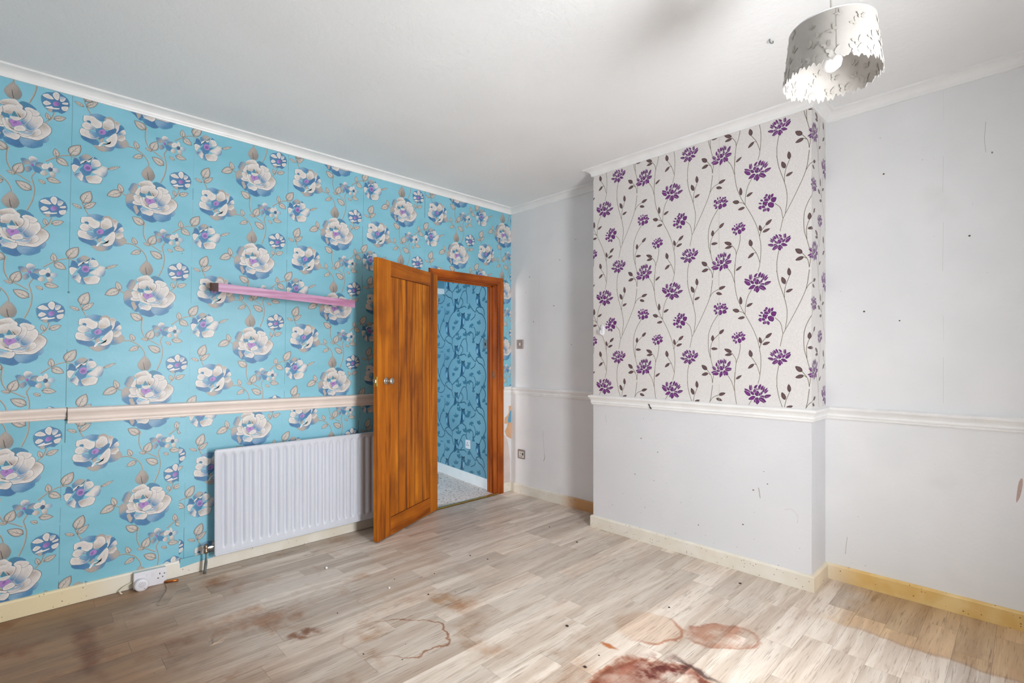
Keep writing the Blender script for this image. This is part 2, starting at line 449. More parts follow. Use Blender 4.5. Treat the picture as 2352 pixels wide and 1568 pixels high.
# hall beyond the door
hx = Vector((-0.176, -0.146)); hdir = Vector((-1.203 + 0.176, -0.014 + 0.146)).normalized(); hnrm = Vector((hdir.y, -hdir.x))
if hnrm.y > 0: hnrm = -hnrm
HALL_YAW = math.atan2(hdir.y, hdir.x)
hall = empty('hall_wall', (hx.x, hx.y, 0), HALL_YAW)   # local x runs into the hall, local +y faces the viewer
st(hall, 'blue hall wall papered with owls on branches beyond the doorway', 'wall')
box('wall_face', -0.05, 1.75, -0.08, 0.0, 0, 2.6, M['hallblue'], hall)
box('skirting_board', -0.05, 1.75, 0.0, 0.018, 0.0, 0.105, M['trim_white'], hall, 0.004)
bm = bmesh.new()
B(bm, -1.80, -1.70, -2.95, 0.3, 0, 2.6); B(bm, -1.70, -1.0, -2.95, -2.85, 0, 2.6); B(bm, -0.5, -0.11, -2.95, -2.85, 0, 2.6); B(bm, -1.0, -0.5, -2.95, -2.85, 2.1, 2.6); B(bm, -1.0, -0.5, -2.95, -2.85, 0, 0.9)
st(obj('wall_hall', bm, M['hallblue']), 'plain hall walls with a glazed opening at the far end', 'wall')
st(box('ceiling_hall', -1.80, -0.11, -2.95, 0.3, 2.6, 2.7, M['hall_ceiling']), 'white hall ceiling', 'ceiling')
st(box('floor_hall', -1.80, 0.012, -2.95, 0.3, -0.06, 0.004, M['carpet']), 'flecked beige hall carpet beyond the doorway', 'floor')
tag(box('threshold_strip', -0.012, 0.02, OP[0] + 0.001, OP[1] - 0.001, 0.0, 0.010, M['brass'], None, 0.003), 'brass threshold strip between carpet and vinyl in the doorway', 'threshold strip')

# planks of the floor print, each its own piece
PW = 0.125
def plank_mesh(l):
    bm = B(bmesh.new(), 0.0004, PW - 0.0004, 0.0004, l - 0.0004, -0.0012, 0.0)
    me = bpy.data.meshes.new('plank'); bmesh.ops.recalc_face_normals(bm, faces=bm.faces); bm.to_mesh(me); bm.free(); me.materials.append(M['plank']); return me
rng = random.Random(3)
lens = [0.42, 0.56, 0.7, 0.84]; pm = {l: plank_mesh(l) for l in lens}
known = {1.525: -1.09, 1.775: -0.895, 1.9: -1.455, 2.275: -0.70, 2.525: -0.59, 2.775: -0.37, 0.15: -2.73, 0.9: -2.97, 0.525: -2.86, 0.4: -2.62}
cols = [round(3.15 - PW * k, 4) for k in range(-6, 26)]
for x in cols:
    if x < -PW + 0.01 or x > W: continue
    y = known.get(x, -rng.uniform(0.1, 0.8))
    # start from a joint and lay planks both ways
    edges = [y]
    while edges[-1] < 0: edges.append(edges[-1] + rng.choice(lens))
    seq = []
    for a, b in zip(edges, edges[1:]): seq.append((a, round(b - a, 2)))
    yy = y
    while yy > -3.9:
        l = rng.choice(lens); yy -= l; seq.append((yy, l))
    for a, l in seq:
        x0, x1, y0, y1 = max(x, 0.0), min(x + PW, W), max(a, YF), min(a + l, 0.0)
        if y1 - y0 < 0.02 or x1 - x0 < 0.01: continue
        if x0 == x and x1 == x + PW and y0 == a and abs(y1 - a - l) < 1e-6:
            o = bpy.data.objects.new('plank', pm[l]); o.location = (x, a, 0)
        else:
            bm = B(bmesh.new(), 0.0004, x1 - x0 - 0.0004, 0.0004, y1 - y0 - 0.0004, -0.0012, 0.0)
            me = bpy.data.meshes.new('plank'); bmesh.ops.recalc_face_normals(bm, faces=bm.faces); bm.to_mesh(me); bm.free(); me.materials.append(M['plank'])
            o = bpy.data.objects.new('plank', me); o.location = (x0, y0, 0)
        C.objects.link(o); o.parent = floor

# mouldings
BACK = [(0.0, 0.0), (CH[0], 0.0), (CH[0], CH[2]), (CH[1], CH[2]), (CH[1], 0.0), (W, 0.0)]
def arc(x0, z0, x1, z1, n, bulge):
    r = []
    for i in range(n + 1):
        s = i / n; a = s * PI / 2
        r.append((x0 + (x1 - x0) * (1 - math.cos(a) if bulge else math.sin(a)), z0 + (z1 - z0) * (math.sin(a) if bulge else 1 - math.cos(a))))
    return r
corn = [(-0.01, 2.668), (0.010, 2.668), (0.012, 2.674)] + arc(0.012, 2.674, 0.052, 2.709, 7, True) + [(0.060, 2.711), (0.062, 2.725), (-0.01, 2.725)]
LEFT = [(0.0, YF), (0.0, 0.0)]
st(obj('trim_1', sweep(bmesh.new(), corn, LEFT), M['trim_white']), 'white cove cornice along the top of the teal wall', 'cornice')
st(obj('trim_2', sweep(bmesh.new(), corn, BACK), M['trim_white']), 'white cove cornice around the chimney breast and its alcoves', 'cornice')
def dado(z1, z0, p=0.028):
    h = z1 - z0
    return [(-0.01, z0), (0.008, z0), (0.011, z0 + 0.08 * h), (0.010, z0 + 0.16 * h), (0.015, z0 + 0.2 * h), (0.017, z0 + 0.28 * h), (0.014, z0 + 0.34 * h),
            (0.013, z0 + 0.40 * h), (0.016, z0 + 0.5 * h), (0.021, z0 + 0.62 * h), (p * 0.95, z0 + 0.74 * h), (p, z0 + 0.84 * h), (p * 0.97, z0 + 0.93 * h), (p * 0.75, z1 - 0.004), (0.012, z1), (-0.01, z1)]
bm = sweep(bmesh.new(), dado(0.0, -0.062, 0.026), [(0.0, YF), (0.0, -3.234)])
o = obj('trim_3', bm, M['dado_cream'], loc=(0, 0, 1.031)); st(o, 'narrow cream dado rail offcut beside the longer rail on the teal wall', 'dado rail')
bm = sweep(bmesh.new(), dado(0.0, -0.085, 0.03), [(0.0, -3.231), (0.0, OP[0] - 0.07)])
for v in bm.verts: v.co.z -= 0.011 * (v.co.y + 3.231)
o = obj('trim_4', bm, M['dado_cream'], loc=(0, 0, 1.030)); st(o, 'long cream dado rail running above the radiator', 'dado rail')
o = obj('trim_5', sweep(bmesh.new(), dado(1.006, 0.933, 0.03), BACK), M['trim_white']); st(o, 'white dado rail around the chimney breast and its alcoves', 'dado rail')
o = obj('trim_6', sweep(bmesh.new(), dado(1.010, 0.937, 0.03), [(0.0, OP[1] + 0.07), (0.0, 0.0)]), M['trim_white']); st(o, 'short white dado rail between the door frame and the corner', 'dado rail')
def skirt(h, t=0.017): return [(-0.01, 0.0), (t, 0.0), (t, h - 0.010), (t - 0.004, h - 0.002), (t - 0.009, h), (-0.01, h)]
bm = sweep(bmesh.new(), skirt(0.092), [(0.0, YF), (0.0, -2.735)]); sweep(bm, skirt(0.078), [(0.0, -2.735), (0.0, OP[0] - 0.07)]); sweep(bm, skirt(0.09), [(0.0, OP[1] + 0.072), (0.0, 0.0)])
st(obj('baseboard_left', bm, M['skirting']), 'cream skirting board along the teal wall under the radiator', 'skirting board')
st(obj('baseboard_back', sweep(bmesh.new(), skirt(0.088), BACK), M['skirting']), 'yellowed cream skirting board around the chimney breast and its alcoves', 'skirting board')

# ------------------------------------------------------------------ printed wallpapers (flat print in the plane of each paper)
ROSE_POLYS='''tg -344 1715 128 1300 -425 1518 -344 1737 -200 1929 -127 2037 37 1924 165 1711 220 1479 110 1228 -91 1180 -272 1225 -398 1392
kk -155 1675 -55 1255 -155 1675 -118 1551 -100 1400 -55 1255 -82 1227 -127 1393 -146 1544
bt -946 691 -665 582 -946 604 -859 820 -718 898 -594 817 -612 462 -700 267 -894 311 -998 462
tb -946 -5 -771 -360 -1103 48 -1016 240 -894 289 -736 216 -700 -105 -736 -331 -894 -407 -1051 -418 -1111 -192
bB -1077 -380 -416 -881 -1077 -380 -894 -277 -416 -265 -380 -588 -416 -881 -576 -912 -771 -710 -946 -592 -1059 -463
tt -771 -426 -487 -609 -771 -426 -683 -342 -594 -389 -559 -536 -487 -609 -559 -799 -630 -835 -700 -652
bB -487 -807 128 -1178 -487 -807 -236 -758 184 -699 369 -1022 128 -1178 -91 -1130 -308 -1060 -416 -904
lb 406 -746 687 -963 165 -680 593 -551 972 -523 1020 -810 858 -954 612 -1067 387 -1041 220 -915
bl 877 -541 1242 -401 877 -541 1145 -283 1242 -401 1165 -600 1011 -675
eb 110 1072 687 1028 110 1072 276 1201 518 1147 687 1028 753 908 499 759 239 789
tw 972 252 1126 -127 934 357 1126 353 1320 142 1281 -118 1126 -333 934 -530 782 -605 649 -608 462 -600 184 -587 239 -419 782 98
bw 387 -75 725 312 313 89 593 555 839 678 972 594 1011 374 896 122 687 -148 462 -240 350 -128
ww 313 851 877 732 313 851 462 964 687 915 858 818 877 732 763 615 593 600 424 697
bw 220 136 462 436 369 729 481 800 593 690 574 438 499 264 313 -1 239 -16 165 147 313 313
tw 555 -288 839 -185 555 -356 782 -38 896 -15 963 -183 858 -341 687 -454 593 -461
lw 313 -337 313 -472 110 -401 424 -315 687 -216 593 -393 424 -517 257 -505 165 -479
lw -200 -441 -91 -619 -434 -488 -344 -404 -164 -500 92 -471 184 -565 128 -732 0 -812 -164 -766 -326 -732 -416 -595
ww -797 -202 -380 -279 -797 -202 -718 -109 -470 -166 -380 -279 -487 -301 -647 -313 -771 -273
tw -416 242 -647 60 -771 142 -683 227 -487 293 -416 154 -416 -154 -559 -184 -683 -123 -736 41
ww -692 291 -344 744 -692 291 -630 480 -487 732 -344 744 -416 330 -487 271
ww -470 98 92 -382 -470 98 -380 140 -308 -43 -164 -279 92 -382 73 -486 -91 -419 -326 -334 -434 -114
tw -127 -205 -308 156 -326 240 -236 149 -236 16 -109 -179 -73 -282 -236 -183 -344 37
eb -505 355 -182 227 -505 355 -416 463 -236 370 -182 227 -344 192 -452 234
tw -236 857 -236 1056 -559 913 -416 1058 -236 1145 -18 1198 110 1072 128 987 -236 857 -487 798
tw -55 411 -55 677 -434 723 -236 879 0 913 165 1018 257 906 239 789 369 729 387 599 350 456 239 297 184 374 55 368 -73 451 -236 415 -416 419 -434 569
ee -127 372 37 476 -127 372 -55 611 37 476 92 376 -55 344
ww -200 290 202 267 -200 290 -55 322 184 352 202 267 55 157 -91 158 -182 227
pp -227 62 239 73 -227 62 -164 165 0 134 128 184 239 73 202 -24 18 -130 -73 -204 -164 -79
Pp -18 85 55 -55 -73 51 37 119 55 -33 -37 -74
ww -55 -278 294 -50 -55 -278 0 -156 165 -54 294 -50 387 -232 202 -326 37 -349
lb 2984 1429 3328 1282 2796 1327 2846 1435 3048 1507 3174 1549 3431 1500 3508 1449 3405 1214 3277 1189 3111 1257 2997 1334
tt 3431 1301 3874 1386 3431 1301 3508 1466 3651 1535 3769 1499 3874 1386 3954 1350 3927 1194 3560 1176
tw 3954 1317 4060 1101 3874 1369 4020 1380 4113 1279 4113 1077 4060 932 3954 745 3927 1009
bB 4087 1190 4140 879 4087 1190 4180 1241 4288 1142 4301 1026 4140 879 4007 687 3954 678 4060 966
bw 4087 735 4274 886 4007 654 4087 802 4194 956 4301 1026 4375 870 4355 781 4194 703
tw 4127 607 4247 458 4020 488 4087 634 4301 704 4369 546 4355 408 4220 335 4060 360 4007 418
bt 3980 27 4288 244 3994 349 4220 352 4355 510 4491 362 4518 230 4464 136 4328 13 4153 -64 3941 -80 3901 32
Bb 2474 100 3200 -391 2474 100 2523 189 2821 124 3098 120 3225 25 3251 -251 3200 -391 3098 -307 2997 -208 2896 -158 2746 -100 2597 -42
tb 3405 -261 3795 -320 2997 -208 3174 -164 3431 -141 3795 -52 3927 -31 3861 -193 3756 -325 3560 -387 3405 -452 3225 -420 3098 -324
ww 3508 203 3941 139 3508 203 3638 391 3691 466 3848 660 3954 712 4013 537 3994 315 3941 139 3848 -27 3664 -130 3508 -129 3457 -71 3664 45 3691 99
bw 3174 314 2771 361 2425 351 2462 519 2573 562 2771 507 2896 496 3149 342 3225 322 3174 215 3048 128 2846 112 2672 149 2511 187 2450 274
lb 2796 447 3251 343 2796 447 2896 529 3174 478 3251 343 3098 268 2921 337
bw 3022 633 2796 740 2511 738 2597 899 2721 938 2896 856 2997 743 3060 640 2896 611 2771 540 2659 553 2548 631
ww 2567 1186 3341 970 2567 1186 2597 1264 2721 1297 2896 1330 2997 1317 3149 1198 3251 1152 3328 1116 3341 970 3302 847 3149 737 2997 792 2871 884 2846 961 2684 964 2567 975
eB 2684 1013 2859 1029 2684 1013 2796 1066 2859 1029 2884 952 2771 948
bB 3098 696 3822 656 3098 696 3302 831 3405 783 3560 710 3756 912 3954 981 3941 777 3822 656 3638 441 3482 381 3379 215 3302 170 3200 186 3251 359 3098 498
tw 3534 789 3625 1138 3366 1090 3431 1235 3508 1283 3521 1368 3638 1399 3756 1363 3848 1230 3874 1000 3795 919 3664 812 3560 810 3457 792 3379 844
Ww 3200 -160 3560 62 3200 -160 3341 43 3457 87 3560 62 3431 8 3328 -124 3251 -218
tt 3225 124 3405 87 3225 124 3405 302 3405 87 3302 37
pp 3200 549 3508 668 3200 549 3238 671 3392 780 3508 668 3495 550 3392 474 3264 469
Pp 3302 599 3431 588 3264 593 3354 674 3405 600 3341 507 3277 512
bB 2074 -1486 2377 -1126 2074 -1486 2178 -1400 2200 -1193 2266 -1097 2377 -1126 2466 -1247 2533 -1385 2477 -1480 2178 -1488
bt 2488 -1111 2690 -878 2427 -1002 2555 -874 2623 -813 2758 -765 2906 -833 2940 -888 2735 -1093 2488 -1214 2443 -1117
bb 3009 -864 3170 -902 3009 -864 3066 -826 3170 -902 3170 -961 3032 -965
lw 2940 -1245 3101 -1165 2929 -1247 2963 -1004 3136 -951 3263 -1009 3333 -1195 3263 -1294 3124 -1356 2940 -1379
wb 3368 -1582 3591 -1707 2952 -1646 3147 -1503 3345 -1254 3462 -1239 3591 -1284 3627 -1537 3556 -1757 3474 -1826 3310 -1829 3170 -1770 3032 -1741
tw 2849 -1940 3032 -2069 2668 -2033 2803 -1915 2986 -1865 3147 -1787 3286 -1832 3403 -1909 3356 -2080 3286 -2207 3055 -2261 2849 -2281 2758 -2157
bw 2343 -1951 2488 -2023 2222 -1935 2399 -1827 2623 -1728 2623 -1950 2578 -2235 2488 -2229 2421 -2133 2321 -2085
lb 2578 -2235 2735 -2130 2578 -2235 2623 -1964 2690 -1942 2735 -2130 2803 -2286 2690 -2312
ww 2139 -1551 2377 -1639 2139 -1551 2200 -1456 2310 -1457 2443 -1514 2377 -1639 2288 -1811 2233 -1861 2167 -1752
bB 2443 -1661 3170 -1426 2443 -1661 2578 -1468 2623 -1344 2849 -1286 2940 -1483 3170 -1426 2963 -1629 2894 -1816 2803 -1885 2623 -1964 2533 -1783
Bb 2533 -1370 2894 -1162 2533 -1370 2690 -1159 2815 -1202 2894 -1162 2929 -1321 2735 -1330
WW 2477 -1319 2894 -1043 2477 -1319 2533 -1208 2668 -1117 2826 -1067 2906 -1012 3032 -831 2997 -940 2894 -1043 2883 -1133 2815 -1187 2735 -1153 2679 -1130 2623 -1241 2555 -1294 2499 -1360
pp 2611 -1493 2940 -1513 2611 -1493 2668 -1339 2781 -1295 2906 -1339 2940 -1513 2906 -1621 2758 -1668 2679 -1618
PP 2679 -1515 2883 -1446 2679 -1515 2758 -1402 2883 -1446 2860 -1567 2735 -1597
bB 914 1709 2012 1618 914 1709 1108 1964 1317 2027 1502 2140 1742 2031 1931 1891 2012 1618 1931 1311 1715 1052 1555 1093 1317 1011 1160 1087 979 1264
ww 953 1753 1396 1705 953 1753 1160 1904 1396 1705 1160 1656
ww 1343 1944 1608 2002 1343 1944 1475 2116 1608 2002 1555 1703 1422 1747
lw 1635 1936 1769 1712 1635 1936 1850 1910 1769 1712 1635 1684
ww 1715 1629 1931 1601 1715 1629 1931 1710 1931 1601 1742 1562
ww 1688 1407 1904 1269 1688 1407 1958 1498 1904 1269 1742 1237
ww 979 1370 1291 1434 979 1370 1108 1538 1291 1434 1108 1290
tt 1160 1123 1317 1011 1160 1123 1343 1159 1317 1011 1186 1021
WW 1056 1173 1608 1301 1056 1173 1317 1314 1369 1253 1608 1301 1581 1242 1317 1172
pP 1356 1483 1608 1589 1356 1483 1449 1609 1608 1589 1581 1421 1422 1353
bt 246 -1689 495 -1868 209 -1694 395 -1636 596 -1821 370 -1952
bw 748 -1732 647 -1535 495 -1624 621 -1450 825 -1547 799 -1691 621 -1783
bt 799 -1726 953 -1920 799 -1726 1056 -1695 953 -1920 748 -1943
tb 370 -2126 647 -2130 370 -2126 546 -1967 647 -2130 470 -2324
bb 647 -1920 1030 -2229 647 -1920 953 -1990 1030 -2229 748 -2224
pP 571 -1859 710 -1895 571 -1859 647 -1815 710 -1895 621 -1993
ww 979 -1846 1291 -1881 979 -1846 1160 -1683 1291 -1881 1056 -2014
ww 1212 -1783 1422 -1794 1212 -1783 1330 -1573 1422 -1794 1317 -1913
wl 1369 -1907 1702 -1959 1369 -1907 1581 -1811 1702 -1959 1528 -2104
wt 1264 -2097 1502 -2286 1264 -2097 1475 -2074 1502 -2286 1369 -2354
wt 927 -2205 1212 -2245 927 -2205 1108 -2043 1212 -2245 1056 -2350
Bk 1238 -1922 1422 -1937 1238 -1922 1317 -1842 1422 -1937 1343 -2071 1251 -2045'''
ROSE_STEMS=[[(482,1192),(683,1774),(740,2273),(683,2646),(627,2922),(805,3263),(887,3432)],[(1133,3847),(1466,4123),(1762,4312),(2062,4393),(2366,4314)],[(1424,1022),(1316,653),(1092,407)],[(-212,4207),(-266,3858),(-243,3438),(-72,3060),(243,2863),(603,2625)],[(-1062,2870),(-762,2863),(-381,2641),(-149,2325),(-56,2017)],[(2604,2032),(2719,1725),(2853,1451)],[(-1320,227),(-1024,89)],[(2062,4393),(2192,4563)]]
ROSE_LEAVES=[((1233,585),(1117,922),191),((1399,671),(1890,899),248),((1550,4169),(1491,4615),239),((1534,4114),(2019,3830),325),((2062,4423),(2480,5076),430),((643,2248),(46,2597),363),((1150,2695),(870,2843),172),((1174,2976),(1745,2885),267),((-266,4048),(-800,4414),382),((46,2970),(283,3546),382),((46,2903),(-281,3019),153),((-595,2863),(-762,3265),229),((-366,2551),(-837,2299),248),((2630,2008),(2925,2724),439),((2586,1724),(2175,1897),172),((2675,1745),(3168,2171),248),((-1298,260),(-1935,-84),382),((-1261,222),(-1430,709),248),((3603,-1358),(4167,-1074),150)]
LOTUS_PETALS=[(-44,2,35,337,208),(132,35,220,241,102),(241,98,329,350,83),(13,449,66,481,56),(97,468,150,495,56),(-97,442,-44,483,56),(-177,232,-66,410,93),(-267,209,-133,451,84),(-222,568,22,686,102),(132,518,198,730,129),(263,459,350,650,119),(437,297,588,530,82),(502,225,631,404,73),(372,269,437,608,64),(-424,390,-334,669,84),(-491,385,-424,670,94),(-222,81,-424,297,121),(-491,175,-742,428,150),(-469,5,-764,293,158),(176,-92,459,18,138),(480,-34,789,112,137),(502,-108,737,26,55),(-111,-41,-514,-226,166),(0,-69,0,-494,231),(110,-121,515,-325,184),(66,-179,437,-397,73),(-133,-220,-177,-394,74)]
PEONY_PETALS=[(-325,71,64,8,303),(128,-301,340,15,299),(277,74,508,248,235),(226,357,340,512,126),(107,180,128,516,127),(-65,493,-22,574,119),(-259,409,0,423,91),(-216,322,107,158,138),(-421,239,-272,289,138),(-509,42,-368,127,156),(-522,-70,-347,-291,157),(-368,-103,-108,-228,129),(-303,-516,-22,-269,119),(-151,-492,0,-319,83),(-22,-496,149,-351,183)]
LOTUS_LEAVES=[(-1251,968,-888,1221,143),(-939,-1124,-972,-621,180),(-628,-1266,-244,-1074,159),(-1032,-1529,-1453,-1389,227),(-710,-1891,-1134,-1957,169),(459,-3192,822,-2893,183),(207,-3490,132,-3108,174),(298,-3570,725,-3418,165),(-334,-4311,-424,-3863,223),(-177,-4706,-537,-4995,176),(1531,-132,1346,311,222),(1564,-594,1937,-438,160),(1755,317,1715,793,195),(-1486,-4012,-1965,-3791,210),(-1463,-4111,-1931,-4183,172),(3179,-2867,3497,-2577,189),(2765,-3308,2782,-2907,191),(2668,-3770,3106,-3784,169),(3134,-57,3591,90,189),(2993,-273,3386,-396,179),(2419,-5117,2050,-4812,249),(2495,-5325,2050,-5457,203)]
LOTUS_STEMS=[[(-1298,1385),(-1331,823),(-1321,249),(-1204,-542),(-948,-1264),(-696,-1743),(-311,-2477),(0,-3232),(132,-3808),(211,-4464),(154,-5375),(44,-5868)],[(-311,-245),(-537,-655),(-673,-1232),(-696,-1743)],[(-1772,1231),(-1510,824),(-1331,251)],[(1076,709),(1201,1),(1490,-922),(1634,-1756),(1531,-2711),(1408,-2998),(1263,-3686)],[(983,-2014),(1284,-2348),(1408,-2954)],[(-1018,-3329),(-985,-3666),(-1064,-4173),(-1227,-4671),(-1298,-5375),(-1321,-5848)],[(-1486,-4060),(-1274,-4378),(-1227,-4671)],[(1201,-4729),(1096,-5365),(1096,-6039)],[(-334,-4311),(-44,-4749),(154,-5329)],[(-177,-4706),(-44,-4749)],[(207,-3490),(132,-3808)],[(459,-3192),(220,-3501),(132,-3808)],[(1755,317),(1531,-310),(1490,-922)],[(-1032,-1529),(-856,-1591),(-696,-1743)],[(3134,-1616),(2737,-2235),(2506,-2925),(2506,-3829),(2651,-4415),(2822,-5225),(2765,-5948)],[(3179,-2867),(2794,-3257),(2622,-3791),(2651,-4415)],[(2765,557),(2593,-515),(2097,-1654),(1561,-2698)],[(3134,-57),(2794,-225),(2593,-515)],[(2419,-5117),(2679,-5488),(2765,-5948)],[(2495,-5325),(2622,-5425)]]
HALL_STEMS=[[(10070,6662),(9815,5867),(8981,4982),(8489,4637),(8652,4216),(9312,3931),(10155,4028)],[(8408,4647),(8327,4976),(7685,5248),(7133,5113),(6821,4757),(6899,4278)],[(8246,4826),(7685,4495),(6977,4268),(6589,3538),(6512,2769),(7368,2010),(7685,1405)],[(6512,2692),(5678,3356),(5084,4204),(4645,4716),(4212,4845)],[(6821,4914),(5979,5399),(5305,5781)],[(4790,5988),(4069,5689),(3926,5105),(3997,4647)],[(4069,4863),(3784,4225),(3714,3413),(2946,2788),(2264,2385)],[(2196,2177),(2129,2553),(1662,2774),(1071,2726),(684,2362),(812,1984)],[(1995,2284),(1332,2036),(748,1710)],[(2264,2385),(2331,2008),(2808,1558),(3643,1783)],[(4212,10112),(3784,9607),(3502,8580),(2808,7816),(2196,7428)],[(3432,8659),(3084,9199),(2671,9738),(2535,10698)],[(2129,7434),(1995,7809),(1464,7924),(942,7823),(620,7423),(556,7002)],[(1995,7663),(1596,7335),(942,7108),(428,6518),(364,5675),(1071,4803),(1464,4248)],[(1136,5010),(556,4657),(364,4116),(812,3482),(877,2758)],[(2196,7282),(2399,6971),(3084,6685)],[(7685,6713),(7211,7307),(6589,7748),(5828,8114),(5231,8081),(4645,8578),(4572,9188),(4937,9700),(4212,10074)],[(6359,8076),(5828,8808),(5157,9308),(4863,9780)],[(9647,5640),(9395,6396),(8816,7014),(8408,7769),(8489,8324)],[(2740,4659),(2264,4940),(2196,5532),(2535,6005)],[(2671,4668),(2671,5256),(3223,5560)],[(5084,4204),(4645,3807),(4790,3180),(5528,2610)],[(5084,8092),(4355,8220),(3926,8027)],[(7368,2010),(6744,1563)],[(8981,1834),(8489,2553),(8898,2895)],[(9146,1404),(8898,1928),(8981,2803)]]
HALL_LEAVES=[(8004,8674,8065,8911),(8004,8674,7605,8946),(8004,8674,7522,8727),(7685,7664,8258,7707),(7685,7664,8044,7985),(7685,7664,7495,7958),(9563,7927,10131,7883),(9563,7927,10091,8146),(9563,7927,9555,8201),(5678,7279,5736,7558),(5678,7279,5213,7605),(5678,7279,5128,7347),(5979,6481,6444,6616),(5979,6481,6074,6859),(5979,6481,5619,6745),(6821,6009,6618,6188),(6821,6009,6340,6106),(6821,6009,6513,5933),(5379,9908,5886,10037),(5379,9908,5566,10284),(5379,9908,5074,10176),(3784,6692,4125,6884),(3784,6692,3696,7074),(3784,6692,3354,6904),(3223,7116,3694,7070),(3223,7116,3661,7310),(3223,7116,3216,7366),(1728,6238,1824,6470),(1728,6238,1398,6543),(1728,6238,1284,6330),(3502,5454,3078,5382),(3502,5454,3327,5149),(3502,5454,3745,5202),(1596,5168,2090,5177),(1596,5168,1928,5445),(1596,5168,1456,5451),(5454,4768,5963,4910),(5454,4768,5547,5189),(5454,4768,5049,5071),(3084,6241,2620,6195),(3084,6241,2825,5946),(3084,6241,3278,5974),(5979,5399,5627,5519),(5979,5399,5510,5356),(5979,5399,5832,5233),(4355,5129,4557,5357),(4355,5129,4086,5489),(4355,5129,3872,5283),(556,8636,946,8678),(556,8636,796,8887),(556,8636,421,8859),(174,8239,393,8435),(174,8239,17,8559),(174,8239,-208,8383),(3643,8048,3315,8150),(3643,8048,3206,7988),(3643,8048,3506,7882),(9647,4336,10042,4203),(9647,4336,10176,4375),(9647,4336,9811,4509),(9395,3474,8834,3390),(9395,3474,9187,3097),(9395,3474,9742,3156),(7924,3512,7877,3759),(7924,3512,7427,3777),(7924,3512,7444,3547),(9647,2544,10158,2438),(9647,2544,10176,2671),(9647,2544,9696,2783),(7924,2399,8414,2401),(7924,2399,8225,2652),(7924,2399,7756,2663),(5678,1972,5685,2229),(5678,1972,5213,2286),(5678,1972,5178,2050),(5979,1536,5678,1692),(5979,1536,5510,1568),(5979,1536,5781,1413),(5379,2633,5424,2446),(5379,2633,5753,2431),(5379,2633,5730,2607),(3784,2880,3695,3095),(3784,2880,3345,3087),(3784,2880,3408,2885),(556,3521,902,3513),(556,3521,796,3707),(556,3521,465,3724),(174,3085,307,3276),(174,3085,-62,3386),(174,3085,-207,3213),(3502,1881,3930,1830),(3502,1881,3855,2055),(3502,1881,3449,2115),(2399,4557,2486,4397),(2399,4557,2740,4420),(2399,4557,2672,4573),(428,5100,552,4916),(428,5100,829,4960),(428,5100,727,5136),(3223,10599,3598,10533),(3223,10599,3661,10723),(3223,10599,3311,10796),(9900,5368,9780,5163),(9900,5368,10219,5078),(9900,5368,10360,5268),(9815,9869,9809,9650),(9815,9869,10240,9645),(9815,9869,10272,9853),(4355,10483,4507,10704),(4355,10483,4086,10774),(4355,10483,3921,10571),(8570,7034,8731,6885),(8570,7034,8981,6949),(8570,7034,8843,7095),(684,10264,386,10399),(684,10264,206,10241),(684,10264,473,10105),(5379,7917,5475,7755),(5379,7917,5753,7793),(5379,7917,5679,7948)]
HALL_OWLS=[(7924,5897,0),(1728,8554,0),(1728,3415,0),(4572,6616,1),(4500,1635,1),(5903,8495,2),(5979,3236,2)]

